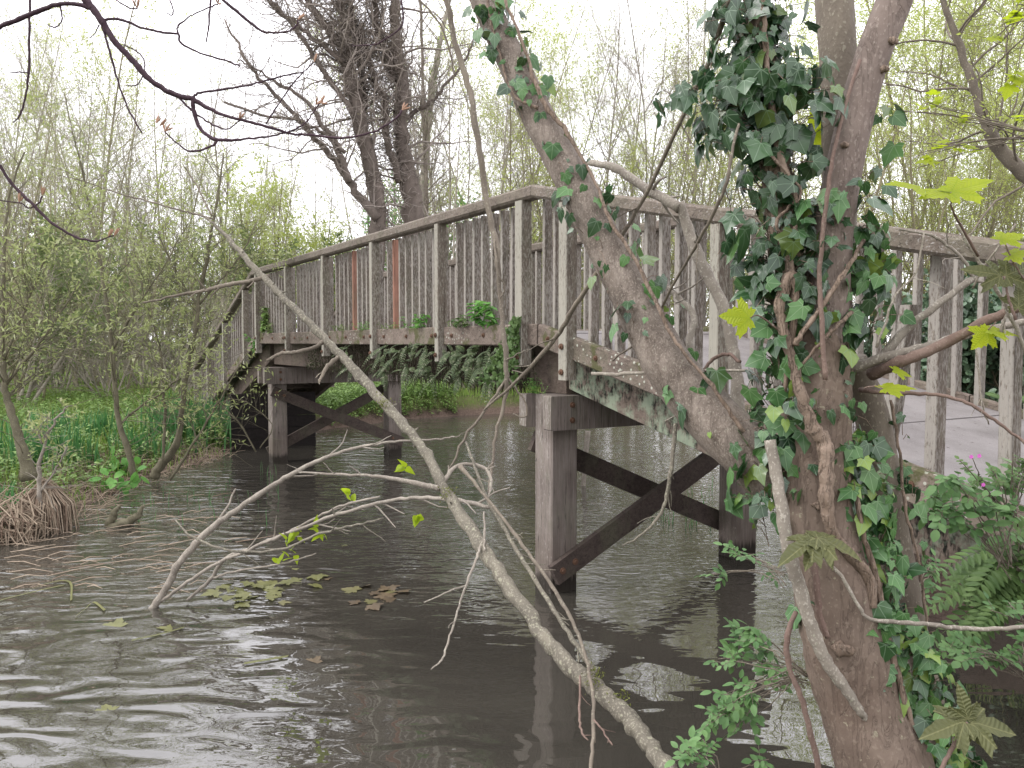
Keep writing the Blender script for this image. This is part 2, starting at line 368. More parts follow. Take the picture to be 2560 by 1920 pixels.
M['bud'] = leaf('pale_bud_leaf', (.20, .19, .11), (.28, .26, .15), None, .7, .3)
M['bright'] = leaf('fresh_green_leaf', (.09, .26, .05), (.17, .36, .08), None, .6, .4)
M['dull'] = leaf('dull_green_leaf', (.10, .15, .05), (.20, .26, .09), ((.2, .21, .08), .85), .6, .3)
M['straw'] = leaf('dead_reed', (.26, .2, .14), (.4, .32, .24), ((.16, .10, .07), .8), .8, .15)
M['deadleaf'] = leaf('sunken_leaf', (.07, .05, .03), (.12, .085, .045), ((.14, .14, .05), .8), .5, .1)
M['algae'] = leaf('floating_leaf', (.10, .105, .035), (.17, .17, .06), None, .4, .2)
M['pink'] = plain('pink_petal', (.55, .12, .45), .6)
M['budc'] = plain('opening_bud', (.30, .18, .12), .6)
M['root'] = plain('root_mat', (.035, .028, .018), .95)

# ------------------------------------------------------------------ river, ground, water
RIV = np.array([(-30, 2.0), (-5, 2.3), (0.2, 2.15), (1.5, 2.75), (2.4, 2.9), (3.6, 3.4), (4.5, 4.8), (3.75, 6.05), (2.75, 5.65), (2.75, 6.6), (4.2, 9.5), (7.5, 13), (12, 16), (24, 20), (40, 26),
                (40, 36), (24, 31), (14, 27), (4, 24.5), (-.1, 23.4), (-2.9, 21.5), (-4.3, 18.8), (-5., 16.3), (-5, 14.3), (-5.25, 11.7), (-4.9, 9.1), (-5.15, 8.0), (-7, 7.3), (-14, 6.6), (-30, 6.0)])
def sdist(x, y):
    x = np.asarray(x, float); y = np.asarray(y, float); d = np.full(x.shape, 1e9); ins = np.zeros(x.shape, bool)
    n = len(RIV)
    for i in range(n):
        a = RIV[i]; b = RIV[(i+1) % n]; e = b-a
        t = np.clip(((x-a[0])*e[0]+(y-a[1])*e[1])/(e@e), 0, 1)
        d = np.minimum(d, np.hypot(x-a[0]-t*e[0], y-a[1]-t*e[1]))
        c = ((a[1] > y) != (b[1] > y)) & (x < (b[0]-a[0])*(y-a[1])/(b[1]-a[1]+1e-12)+a[0]); ins ^= c
    return np.where(ins, -d, d)
def sm(a, b, x): t = np.clip((x-a)/(b-a), 0, 1); return t*t*(3-2*t)
def wav(x, y): return (np.sin(x*1.3+y*.7)+np.sin(x*.6-y*1.1+2)+.6*np.sin(x*3.1+y*2.3+1)+.5*np.sin(x*4.7-y*3.9))/3.1
def gz(x, y):
    x = np.asarray(x, float); y = np.asarray(y, float); d = sdist(x, y)+.12*wav(x*2.1, y*2.1)
    right = sm(1.6, 2.8, x)*sm(22, 10, y)*sm(-2, 2, y)
    far = sm(16, 19, y)*sm(-7, -3, x)
    h = .26+.035*wav(x, y)+.03*np.clip(d, 0, 8)
    h = h*(1-right)+right*(1.05+.05*wav(x, y)); h = h*(1-far)+far*(.42+.03*np.clip(d, 0, 8)+.06*wav(x, y))
    wdt = 1.5*(1-right)+1.1*right; wdt = wdt*(1-far)+.5*far
    up = sm(0, 1, d/wdt)*h-.01
    dn = -.02-.7*sm(0, 2.2, -d)
    return np.where(d > 0, up, dn)
def axis(a, b, step, lo, hi):
    mid = np.arange(a, b, step); k = 16
    return np.concatenate([lo+(a-lo)*(1-(1-np.linspace(0, 1, k, endpoint=False))**3), mid, b+(hi-b)*np.linspace(0, 1, k)**3])
xs = axis(-16, 16, .22, -700, 700); ys = axis(-3, 34, .22, -300, 1200)
XX, YY = np.meshgrid(xs, ys); ZZ = gz(XX, YY)
mb = MB(); nx, ny = len(xs), len(ys); I = np.arange(nx*ny).reshape(ny, nx)
mb.add(np.stack([XX, YY, ZZ], -1), quads=np.stack([I[:-1, :-1], I[:-1, 1:], I[1:, 1:], I[1:, :-1]], -1))
def groundm():
    t = NT('bank_soil', .95, .15); o = t.coord(); n = t.noise(o, 1.4, 6, .65); f = t.noise(o, 22, 5, .7)
    c = t.mix(t.step(n, .4, .62), (.055, .075, .02), (.085, .11, .03)); c = t.mix(t.step(f, .5, .62), c, (.10, .08, .05))
    z = t.n('SeparateXYZ', i_0=o); mud = t.mix(t.step(f, .35, .65), (.065, .045, .035), (.13, .095, .075))
    zz = t.math('ADD', z.outputs[2], t.math('MULTIPLY', n, .25)); c = t.mix(t.step(zz, .42, .26), c, mud)
    rt = t.math('MULTIPLY', t.step(z.outputs[0], 1.8, 2.6), t.step(z.outputs[1], 12, 9)); c = t.mix(rt, c, mud)
    far = t.step(z.outputs[1], 45, 70); c = t.mix(far, c, t.mix(t.step(n, .4, .6), (.22, .2, .12), (.13, .17, .06)))
    t.col(c); t.bump(t.math('ADD', f, t.math('MULTIPLY', n, .8)), .8, .05); return t.m
tag(mb.build('ground', groundm(), smooth=True), 'soil banks and meadow ground either side of the stream', kind='structure')
mb = MB(); wx = np.linspace(-40, 45, 3); wy = np.linspace(1, 45, 3)
XX, YY = np.meshgrid(wx, wy); I = np.arange(9).reshape(3, 3)
mb.add(np.stack([XX, YY, XX*0], -1), quads=np.stack([I[:-1, :-1], I[:-1, 1:], I[1:, 1:], I[1:, :-1]], -1))
def waterm():
    t = NT('stream_water', .0, .5); t.p.inputs['IOR'].default_value = 2.1
    tc = t.n('TexCoord').outputs['Object']; sx = t.n('SeparateXYZ', i_0=tc)
    # silt streaks in the murky water
    n = t.noise(t.coord((.5, .8, 1)), 1.3, 4, .6)
    t.col(t.ramp(n, [(.3, (.033, .030, .025)), (.7, (.047, .043, .035))]))
    a = t.noise(t.coord((1.0, 2.2, 1), (0, 0, R(12))), 1.9, 0, .5, 1.2)
    b = t.noise(t.coord((1.6, 3.2, 1), (0, 0, R(-14))), 4.6, 0, .45, 1.0)
    c = t.noise(t.coord((1.6, 3.2, 1), (0, 0, R(24))), 13.0, 1, .5, .3)
    # ripples: livelier to the left, under and beyond the bridge; calm in the middle
    amp = t.ramp(t.step(sx.outputs[0], -2.2, .6), [(0, (1, 1, 1)), (.45, (.5, .5, .5)), (1, (.10, .10, .10))])
    amp2 = t.math('MAXIMUM', amp, t.math('MULTIPLY', t.step(sx.outputs[1], 4.6, 6.2), .9))
    patch = t.step(t.noise(t.coord((.5, 1, 1)), .8, 2), .38, .62)
    amp2 = t.math('MULTIPLY', amp2, t.math('ADD', t.math('MULTIPLY', patch, .6), .4))
    far = t.step(sx.outputs[1], 5.0, 7.0)
    fine = t.math('ADD', t.math('MULTIPLY', b, t.math('ADD', .07, t.math('MULTIPLY', far, .38))), t.math('MULTIPLY', c, t.math('ADD', .03, t.math('MULTIPLY', far, .05))))
    h = t.math('ADD', t.math('MULTIPLY', t.math('MULTIPLY', a, 1.25), t.math('ADD', .03, t.math('MULTIPLY', amp, .97))), t.math('MULTIPLY', fine, amp2))
    t.bump(h, 1.0, .019); return t.m
tag(mb.build('water', waterm()), 'murky brown stream water with ripples and sky reflections', kind='structure')

# ------------------------------------------------------------------ footbridge
KX, KY = 0.162, 6.577
AX = np.array([-math.sin(BAX), math.cos(BAX)]); TX = np.array([math.cos(BAX), math.sin(BAX)])
ZR, ZB, LM, S1, S2 = 3.227, 2.145, 8.95, .224, .32
def zoff(t): return min(t, 0)*S1-max(t-LM, 0)*S2
def bp(t, side, z): return np.array([KX+AX[0]*t+TX[0]*side, KY+AX[1]*t+TX[1]*side, z])
T0, T1 = -6.2, 14.6
def prism(mb, t0, t1, s0, s1, z0, z1, slope=True, ch=.006, mat=0, zs=None):
    """box between stations t0,t1 and sides s0,s1; z follows the deck line unless slope is False"""
    f = zoff if slope else (lambda t: 0)
    def ring(t):
        o = f(t); c = ch
        return [bp(t, s0+c, z0+o), bp(t, s1-c, z0+o), bp(t, s1, z0+c+o), bp(t, s1, z1-c+o), bp(t, s1-c, z1+o), bp(t, s0+c, z1+o), bp(t, s0, z1-c+o), bp(t, s0, z0+c+o)]
    v = ring(t0)+ring(t1); q = [(i, i+8, (i+1) % 8+8, (i+1) % 8) for i in range(8)]
    e = [(0, 1, 2, 3), (0, 3, 4, 7), (4, 5, 6, 7)]; q += [tuple(reversed(x)) for x in e][::-1]; q += [tuple(i+8 for i in x) for x in e]
    q = [tuple(reversed(x)) for x in q]
    mb.add(v, quads=q, mat=mat)
def upright(mb, t, side, wt, ws, z0, z1, ch=.006, lean=0, mat=0):
    a, b = wt/2, ws/2
    def ring(z, sh=0):
        c = ch; P = [(-a+c, -b), (a-c, -b), (a, -b+c), (a, b-c), (a-c, b), (-a+c, b), (-a, b-c), (-a, -b+c)]
        return [bp(t+p[0]+sh, side+p[1], z) for p in P]
    v = ring(z0)+ring(z1, lean); q = [(i, (i+1) % 8, (i+1) % 8+8, i+8) for i in range(8)]
    e = [(0, 1, 2, 3), (0, 3, 4, 7), (4, 5, 6, 7)]; q += [tuple(reversed(x)) for x in e]; q += [tuple(i+8 for i in x) for x in e]
    mb.add(v, quads=[tuple(reversed(x)) for x in q], mat=mat)
def bolt_mesh(mb, P, n, r=.014, h=.02):
    n = np.array(n)/np.linalg.norm(n); P = np.array(P)
    tubes(mb, np.array([P, P+n*h*.5]), np.array([r*1.7, r*1.6]), 10, cap=True)
    tubes(mb, np.array([P+n*h*.5, P+n*h]), np.array([r, r*.85]), 6, cap=True)
bridge = thing('footbridge', 'weathered wooden footbridge with slatted parapets arching over the stream on timber piers', 'bridge', tuple(bp(0, 1.1, 0)))
def bpart(name, mbx, m, parent=None, **k):
    if parent is None: return mbx.build(name, m, bridge, **k)
    o = mbx.build(name, m, None, loc=tuple(bridge.location), **k); o.location = (0, 0, 0); o.parent = parent; return o
# rails, edge beams, deck
segs = [(T0, 0), (0, LM), (LM, T1)]
OUT = (-TX[0], -TX[1], 0)
for side, sgn in ((0, 1), (2.17, -1)):
    s0, s1 = (side-.02, side+.11) if sgn > 0 else (side-.09, side+.04)
    for a, b in segs:
        m1 = MB(); N = 6
        for k in range(N):
            ta, tb = a+(b-a)*k/N, a+(b-a)*(k+1)/N
        g = .002
        prism(m1, a+g, b-g, s0, s1, ZR-.10, ZR, ch=.018); bpart('handrail', m1, M['rail'])
    kb = [(T0, -4.1), (-4.09, -2.28), (-2.27, -.02), (0.0, 1.66), (1.68, 5.1), (5.12, LM-.01), (LM, 11.5), (11.52, T1)]
    for a, b in kb:
        m1 = MB(); q0, q1 = (side+.04, side+.11) if sgn > 0 else (side-.07, side-.01)
        prism(m1, a, b, q0, q1, ZB-.175, ZB, ch=.01); kp = bpart('edge_beam', m1, M['kick'])
        if sgn > 0 and a > -5:
            m2 = MB()
            for tt in np.arange(a+.25, b, .62): bolt_mesh(m2, bp(tt, q0, ZB-.085+zoff(tt)), OUT, .012)
            bpart('bolt', m2, M['bolt'], kp)
k = 0; edges = list(np.arange(T0, 0, 1.22))+[0]
for a, b in zip(edges[:-1], edges[1:]):
    m1 = MB(); prism(m1, a+.004, b-.004, .16, 2.1, ZB-.10+.004*(k % 2), ZB-.055+.004*(k % 2), ch=.003); bpart('deck_panel', m1, M['deck']); k += 1
for a, b in ((0, 3), (3, 6), (6, LM), (LM, T1)):
    m1 = MB(); prism(m1, a+.004, b-.004, .16, 2.1, ZB-.10, ZB-.055, ch=.003); bpart('deck_panel', m1, M['deck'])
# girders (middle span flat, ramps deep)
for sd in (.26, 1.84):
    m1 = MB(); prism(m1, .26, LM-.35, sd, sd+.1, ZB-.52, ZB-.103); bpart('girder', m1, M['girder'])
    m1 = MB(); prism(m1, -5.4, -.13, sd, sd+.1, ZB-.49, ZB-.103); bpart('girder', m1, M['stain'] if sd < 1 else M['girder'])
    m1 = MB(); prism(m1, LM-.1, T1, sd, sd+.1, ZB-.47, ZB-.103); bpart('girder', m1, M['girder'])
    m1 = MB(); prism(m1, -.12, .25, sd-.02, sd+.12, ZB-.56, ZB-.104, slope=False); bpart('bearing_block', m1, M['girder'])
m1 = MB()
for tt in np.arange(-5.2, T1, .62): prism(m1, tt, tt+.07, .365, 1.835, ZB-.26, ZB-.104); 
bpart('joist', m1, M['girder'])
# piers
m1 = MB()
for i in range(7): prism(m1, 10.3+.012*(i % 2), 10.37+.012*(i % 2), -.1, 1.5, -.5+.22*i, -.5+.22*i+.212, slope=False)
bpart('ramp_shade_boards', m1, plain('shade_black_boards', (.014, .011, .010), .9))  # added black boards that imitate the deep shade under the far ramp
def pier(tc, near):
    for sd in (.225, 2.27):
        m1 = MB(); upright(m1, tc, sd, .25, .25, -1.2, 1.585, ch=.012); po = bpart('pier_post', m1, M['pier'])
    for tt, o in ((tc-.18, 0), (tc+.18, .0)):
        m1 = MB(); prism(m1, tt-.053, tt+.053, .02-(.06 if not near else 0), 2.5, 1.315, 1.582, slope=False, ch=.008); cb = bpart('cap_beam', m1, M['pier'])
        if tt < tc:
            m2 = MB()
            for zz in (1.39, 1.51): bolt_mesh(m2, bp(tt-.053, .22, zz), (-AX[0], -AX[1], 0), .014)
            bpart('bolt', m2, M['bolt'], cb)
    for up, tt in ((near, tc-.155), (not near, tc+.155)):
        z0, z1 = (.16, 1.27) if up else (1.2, .22)
        m1 = MB(); th = .026; hw = .085; a, b = .10, 2.4
        n = np.array([-(z1-z0), b-a]); n = n/np.linalg.norm(n)*hw
        P = [(a, z0), (b, z1)]
        v = []
        for dt in (-th, th):
            for (s_, z_), e in ((P[0], -1), (P[0], 1), (P[1], 1), (P[1], -1)): v.append(bp(tt+dt, s_+n[0]*e, z_+n[1]*e))
        m1.add(v, quads=[(0, 1, 2, 3), (7, 6, 5, 4), (0, 4, 5, 1), (1, 5, 6, 2), (2, 6, 7, 3), (3, 7, 4, 0)])
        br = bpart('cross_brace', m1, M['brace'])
        if tt < tc:
            m2 = MB(); sl = (z1-z0)/(b-a)
            for s_ in (.17, .29, 2.2, 2.32): bolt_mesh(m2, bp(tt-th, s_, z0+(s_-a)*sl), (-AX[0], -AX[1], 0), .016)
            bpart('bolt', m2, M['bolt'], br)
pier(.0, True); pier(8.3, False)
# parapet posts and balusters
near_posts = [-6.0, -4.55, -2.0, -.44, .19, 1.71, 3.42, 5.16, 6.91, 8.7, 9.6, 11.3, 12.9, 14.4]
for side, sgn in ((0, 1), (2.17, -1)):
    for t in near_posts:
        m1 = MB(); big = t in (-2.0,)
        sd = side-.005 if sgn > 0 else side+.03
        z0 = ZB-.33+zoff(t); 
        upright(m1, t, sd+.035*sgn if not big else sd+.03, .075 if t not in (.19, -.44) else .105, .10, z0 if t > -4 else ZB-.5+zoff(t), ZR-.1+zoff(t), ch=.006)
        # keep the post clear of the beam: beam is butted behind it
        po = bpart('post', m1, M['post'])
        if sgn > 0 and -3 < t < 9:
            m2 = MB()
            for zz in (ZB-.08, ZB-.27): bolt_mesh(m2, bp(t, sd-.02, zz+zoff(t)), OUT, .014)
            bpart('bolt', m2, M['bolt'], po)
    extra = MB(); cnt = 0
    ts = []
    for a, b in zip(near_posts[:-1], near_posts[1:]):
        n = max(1, int(round((b-a)/.163))); ts += list(a+(b-a)*np.arange(1, n)/n)
    special = {}
    if sgn > 0:
        for v_, m_ in ((4.38, 'balu_red'), (3.68, 'balu_tan'), (3.05, 'balu_red'), (11.9, 'balu_red')):
            special[min(ts, key=lambda q: abs(q-v_))] = m_
    if sgn > 0: ts = [t for t in ts if t > -2.35]+[-2.5, -2.75, -3.0, -3.26, -3.6, -3.79, -4.1, -4.3, -4.8, -5.1, -5.4, -5.7]
    for t in ts:
        lean = float(rng.normal()*.004); j = float(rng.normal()*.006)
        m1 = MB(); sd = side+.055 if sgn > 0 else side-.035
        zt = ZR-.1+zoff(t)+.001; zb = ZB-.04+zoff(t)
        if sgn > 0: sd += .098          # inside face of the edge beam
        big = sgn > 0 and t < -2.4
        upright(m1, t+(0 if big else j), sd, .058 if big else .036, .076, zb-.06, zt if t != -3.0 else zt-.28, ch=.004, lean=lean if t != -3.0 else -.12)
        ind = sgn > 0 and t > -4.3 and t < 10.4
        if ind:
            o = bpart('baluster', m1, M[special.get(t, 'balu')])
            if t in special: o['label'] = 'newer %s baluster' % ('pale tan' if 'tan' in special[t] else 'reddish')
        else:
            extra.v += m1.v; extra.uv += m1.uv; extra.q += [q+extra.n for q in m1.q]; extra.qm += m1.qm; extra.n += m1.n
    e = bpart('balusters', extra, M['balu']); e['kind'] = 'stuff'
# path beyond the bridge end on the right and at the far side
mb = MB()
for (ta, tb) in ((T0-8, T0-.02),):
    pts = [bp(ta, .1, 0), bp(ta, 2.15, 0), bp(tb, 2.15, 0), bp(tb, .1, 0)]
    for p, t_ in zip(pts, (ta, ta, tb, tb)): p[2] = ZB-.06+zoff(max(t_, T0))
    mb.add(pts, quads=[(0, 1, 2, 3)])
tag(mb.build('path', M['deck']), 'grey surfaced path leading off the bridge', kind='structure')

# ------------------------------------------------------------------ the near sycamore with its stems
syc = thing('sycamore_tree', 'many-stemmed sycamore in the right foreground with ivy climbing its reddish trunk', 'tree', (1.25, 2.45, .0))
TY = 2.45
def sp_(name, pts, mat, sides=20, k=6, lump=.02, **kw):
    m1 = MB(); P, r = limb(m1, pts, sides, k, 0, lump, **kw); o = m1.build(name, M[mat] if isinstance(mat, str) else mat, syc, smooth=True); return P, r
trunk = sp_('trunk', [(2330, 2330, TY-.02, 330), (2258, 2050, TY-.02, 290), (2203, 1900, TY-.02, 240), (2152, 1750, TY, 216), (2113, 1600, TY, 210), (2080, 1450, TY, 195), (2052, 1300, TY, 185), (2040, 1130, TY, 172), (2040, 980, TY, 165), (2045, 850, TY, 150), (2062, 740, TY, 125), (2068, 640, TY+.02, 100)], 'barkred', 28, 8, .025)
stemA = sp_('stem', [(2035, 1000, TY+.02, 70), (1985, 800, TY+.02, 92), (1965, 650, TY, 88), (1950, 500, TY, 78), (1930, 330, TY, 72), (1908, 150, TY, 66), (1890, 0, TY, 62), (1870, -160, TY, 58)], 'vine', 16, 7, .04)
stemB = sp_('stem', [(2058, 860, TY-.02, 112), (2072, 700, TY-.03, 104), (2085, 560, TY-.04, 94), (2108, 430, TY-.04, 88), (2142, 280, TY-.04, 86), (2185, 130, TY-.05, 84), (2236, 0, TY-.06, 84), (2300, -200, TY-.1, 80)], 'bark', 22, 7, .015)
stemC = sp_('stem', [(2085, 720, TY+.05, 70), (2098, 560, TY+.08, 80), (2100, 400, TY+.10, 84), (2100, 240, TY+.13, 87), (2092, 100, TY+.15, 90), (2086, 0, TY+.17, 92), (2075, -180, TY+.2, 92)], 'barkgrey', 20, 6, .015)
stemE = sp_('leaning_stem', [(1935, 1230, TY+.06, 120), (1880, 1140, TY+.08, 142), (1800, 1065, TY+.12, 138), (1725, 985, TY+.17, 128), (1672, 915, TY+.2, 122), (1622, 825, TY+.25, 112), (1565, 715, TY+.3, 98), (1510, 610, TY+.35, 94), (1452, 490, TY+.4, 90), (1395, 385, TY+.45, 84), (1340, 280, TY+.5, 80), (1290, 175, TY+.55, 74), (1245, 80, TY+.6, 70), (1210, 0, TY+.65, 66), (1140, -170, TY+.7, 62)], 'lean', 24, 7, .012)
stemD = sp_('rear_stem', [(2130, 900, TY+.1, 70), (2172, 1010, TY+.12, 82), (2200, 1150, TY+.13, 84), (2222, 1300, TY+.14, 84), (2255, 1450, TY+.15, 78), (2290, 1600, TY+.15, 66), (2330, 1760, TY+.15, 62), (2380, 1950, TY+.15, 60), (2440, 2250, TY+.15, 66)], 'barkgrey', 18, 6, .02)
# healed scars on the bark
for px, py, dY, a, b_ in ((2108, 1622, -.112, .036, .020), (2232, 102, -.093, .016, .011), (2212, 172, -.092, .014, .010), (2112, 362, -.085, .013, .009), (2052, 1265, -.10, .03, .012)):
    m1 = MB(); c = at(px, py, TY+dY); th = np.linspace(.15, np.pi-.15, 9); P = np.stack([c[0]-a*np.cos(th)*1.0, c[1]+th*0, c[2]+.15*a*np.cos(th)], 1); tubes(m1, P[None], (b_*np.sin(th)*(1+.25*rng.normal(size=9)))[None], 12, cap=True, lump=.1)
    m1.build('knot', M['vine'], syc, smooth=True)
# side branches of the sycamore
def br(pts, mat, parent=syc, name='branch', sides=10, k=6, wob=.0012, twigs=0, tl=.15):
    m1 = MB(); P, r = limb(m1, pts, sides, k, 0, .02, wob=wob)
    if twigs:
        Pt, rt = level(P[None], r[None], twigs, 5, tl, .8, .1, 1, .0, .18, .45, .3, .4); tubes(m1, Pt, rt, 5)
    o = m1.build(name, M[mat], parent, smooth=True); return P, r
Y3 = TY-.12
br([(2180, 935, TY, 34), (2269, 898, Y3, 28), (2366, 857, Y3, 26), (2477, 798, Y3-.05, 24), (2580, 755, Y3-.1, 22)], 'brownst')
br([(2120, 925, TY, 28), (2227, 890, Y3+.05, 24), (2310, 868, Y3+.05, 22), (2394, 843, Y3+.06, 20), (2480, 822, Y3+.06, 18), (2590, 800, Y3+.06, 16)], 'pale')
br([(2180, 915, TY, 26), (2208, 890, Y3+.1, 24), (2263, 826, Y3+.1, 21), (2324, 776, Y3+.1, 19), (2421, 704, Y3+.12, 17), (2438, 698, Y3+.12, 16)], 'pale')
br([(2436, 700, Y3+.12, 10), (2400, 640, Y3+.12, 8), (2330, 590, Y3+.15, 7), (2250, 575, Y3+.15, 5)], 'pale', twigs=3)
br([(2440, 702, Y3+.12, 8), (2500, 712, Y3+.1, 6), (2535, 700, Y3+.1, 5)], 'pale')
br([(2150, 975, TY, 14), (2220, 982, Y3, 11), (2300, 984, Y3, 10), (2380, 994, Y3-.03, 9), (2450, 1025, Y3-.05, 9), (2520, 1075, Y3-.06, 8), (2580, 1125, Y3-.08, 8)], 'brownst')
br([(2060, 1395, TY-.12, 9), (2110, 1450, TY-.14, 9), (2150, 1520, TY-.14, 9), (2180, 1548, TY-.14, 10), (2290, 1558, TY-.12, 12), (2400, 1570, TY-.1, 12), (2500, 1572, TY-.1, 11), (2590, 1565, TY-.1, 11)], 'pale')
br([(1925, 1100, TY-.1, 30), (1948, 1230, TY-.13, 33), (1972, 1377, TY-.16, 36), (1999, 1467, TY-.17, 36), (2027, 1564, TY-.18, 34), (2065, 1653, TY-.18, 30), (2112, 1719, TY-.18, 27), (2147, 1774, TY-.18, 24), (2165, 1800, TY-.18, 12)], 'pale', twigs=2, tl=.05)
br([(2034, 1390, TY-.13, 16), (2042, 1474, TY-.14, 17), (2050, 1544, TY-.14, 17), (2070, 1594, TY-.14, 15)], 'brownst')
br([(1990, 1530, TY-.1, 12), (1968, 1591, TY-.14, 14), (1972, 1669, TY-.14, 14), (2007, 1758, TY-.15, 15), (2046, 1920, TY-.15, 15), (2060, 2060, TY-.15, 15)], 'brownst')
br([(2150, 150, TY-.1, 9), (2105, 290, TY-.13, 10), (2078, 420, TY-.14, 10), (2060, 560, TY-.14, 11), (2048, 690, TY-.14, 12), (2055, 820, TY-.16, 13), (2063, 950, TY-.16, 13)], 'brownst')
# pale branch hanging in front of the near ramp and its neighbour
br([(1470, 405, 3.3, 14), (1540, 422, 3.2, 20), (1620, 475, 3.1, 24), (1700, 520, 3.0, 26)], 'pale', twigs=3)
br([(1700, 505, 3.0, 22), (1722, 580, 3.0, 28), (1760, 671, 2.95, 30), (1805, 760, 2.9, 30), (1828, 850, 2.85, 30), (1842, 950, 2.8, 31), (1850, 1050, 2.75, 30)], 'pale', twigs=2)
br([(1655, 700, 3.0, 8), (1690, 740, 2.95, 14), (1735, 790, 2.9, 17), (1724, 856, 2.85, 18), (1745, 920, 2.8, 17), (1760, 1000, 2.7, 16)], 'pale', twigs=5, tl=.2)
br([(1480, 934, 2.9, 9), (1560, 936, 2.8, 9), (1680, 926, 2.7, 8), (1880, 926, 2.55, 7)], 'pale')
br([(1760, 925, 2.7, 9), (1785, 895, 2.7, 9), (1820, 885, 2.65, 9), (1850, 905, 2.6, 8)], 'brownst')
br([(1855, -60, 2.35, 14), (1805, 58, 2.5, 13), (1765, 170, 2.6, 12), (1713, 278, 2.7, 11), (1608, 498, 2.9, 10), (1516, 648, 3.0, 12), (1440, 760, 3.1, 12), (1389, 845, 3.2, 11), (1296, 949, 3.3, 9), (1209, 1026, 3.4, 5)], 'barkgrey', twigs=5)
br([(1850, 300, 2.35, 7), (1830, 380, 2.3, 8), (1812, 470, 2.3, 9), (1760, 580, 2.4, 8), (1690, 700, 2.6, 7), (1620, 830, 2.8, 6), (1530, 900, 2.9, 4)], 'barkgrey', twigs=3)
br([(1690, 1060, 2.7, 12), (1680, 1150, 2.65, 11), (1668, 1230, 2.65, 10), (1650, 1290, 2.65, 8), (1600, 1340, 2.65, 6), (1555, 1365, 2.65, 4)], 'lichbark', twigs=5, tl=.1)
# thin dead shoots by the right edge
for pts in ([(2540, 560, 2.2, 5), (2480, 640, 2.25, 6), (2430, 720, 2.3, 6)], [(2390, 560, 2.2, 7), (2440, 640, 2.2, 8), (2500, 740, 2.2, 10), (2545, 830, 2.2, 11), (2570, 900, 2.2, 10)], [(2590, 640, 2.2, 5), (2520, 780, 2.2, 7), (2500, 830, 2.2, 8)], [(2310, 580, 2.3, 5), (2290, 680, 2.3, 5), (2240, 740, 2.3, 6), (2190, 870, 2.3, 7)], [(2440, 870, 2.3, 4), (2450, 960, 2.3, 5), (2455, 1010, 2.3, 5), (2470, 1060, 2.3, 3)]):
    br(pts, 'pale', twigs=3, tl=.12)

# ------------------------------------------------------------------ ivy plants
def ivy(name, label, specs, leafm=('ivy',), vines=(), loc=None):
    root = thing(name, label, 'ivy', loc if loc is not None else tuple(at(specs[0][0][0][0], specs[0][0][0][1], TY)))
    vm = MB(); lm = [MB() for _ in leafm]
    for pts, n, ww, sz, bias in specs:
        Q = catmull([[*at(p[0], p[1], p[2]), p[3]/2/FPX*p[2]] for p in pts], 6); m = len(Q)
        f = rng.uniform(0, m-1.001, n); i0 = f.astype(int); fr = (f-i0)[:, None]; q = Q[i0]*(1-fr)+Q[i0+1]*fr
        ax = nrm(Q[i0+1, :3]-Q[i0, :3]); toc = nrm(np.array([0, 0, EYE])-q[:, :3]); sd = nrm(np.cross(ax, toc)); sd = sd*np.sign(sd[:, :1]+1e-9)
        ph = rng.uniform(-1.9, 1.9, n)+bias            # angle from towards-camera, + is right
        rad = np.sin(ph)[:, None]*sd+np.cos(ph)[:, None]*toc
        ro = q[:, 3]+rng.uniform(.006, 1, n)**1.6*ww
        pos = q[:, :3]+rad*ro[:, None]
        surf = q[:, :3]+rad*(q[:, 3])[:, None]-np.array([0, 0, .02])+ax*rng.normal(size=(n, 1))*.03
        nor = nrm(rad*.9+toc*.35+np.array([0, 0, .45])+rng.normal(size=(n, 3))*.38)
        tip = nrm(np.array([0, 0, -1.])+rng.normal(size=(n, 3))*.55+rad*.25)
        size = sz*rng.uniform(.35, 1.45, n); which = rng.integers(0, len(IVY), n); wm = rng.integers(0, len(leafm), n)
        for a in range(len(IVY)):
            for b in range(len(leafm)):
                s_ = (which == a) & (wm == b); leaves(lm[b], IVY[a], pos[s_], tip[s_], nor[s_], size[s_], rng.uniform(.55, 1.15, s_.sum()))
        mid = (surf+pos)/2+np.array([0, 0, .012])
        tubes(vm, np.stack([surf, mid, pos], 1), np.tile([.0013, .0011, .0009], (n, 1)), 4)
    for pts in vines: limb(vm, pts, 9, 7, 0, .12, wob=.002)
    vm.build('vine_stem', M['vine'], root, smooth=True)
    for b, x in enumerate(leafm): lm[b].build('foliage', M[x], root, uvs=True, smooth=True)
    return root
ivy('ivy', 'thick dark glossy ivy crowding the left upright stem of the foreground tree', [
    ([(1868, -40, TY, 62), (1890, 60, TY, 62), (1905, 150, TY, 64), (1915, 240, TY, 66)], 210, .11, .047, -.2),
    ([(1905, 170, TY, 66), (1912, 250, TY, 66), (1925, 340, TY, 68)], 290, .17, .051, -.3),
    ([(1925, 330, TY, 70), (1945, 470, TY, 78), (1960, 600, TY, 84), (1980, 760, TY, 90)], 220, .12, .048, -.4),
    ([(1760, 170, 2.4, 8), (1720, 230, 2.42, 6), (1640, 270, 2.45, 6)], 14, .04, .055, 0.0),
    ([(1880, 560, TY-.05, 10), (1800, 610, TY-.05, 8)], 4, .04, .075, 0.0)], ('ivy',),
    vines=[[(1985, 760, TY-.06, 20), (1975, 620, TY-.08, 17), (1998, 520, TY-.08, 15), (1958, 420, TY-.08, 17), (1925, 250, TY-.08, 16), (1912, 60, TY-.08, 14), (1905, -40, TY-.08, 13)],
           [(2000, 640, TY-.08, 9), (1940, 560, TY-.08, 9), (2000, 480, TY-.09, 8), (1930, 390, TY-.09, 8)]])
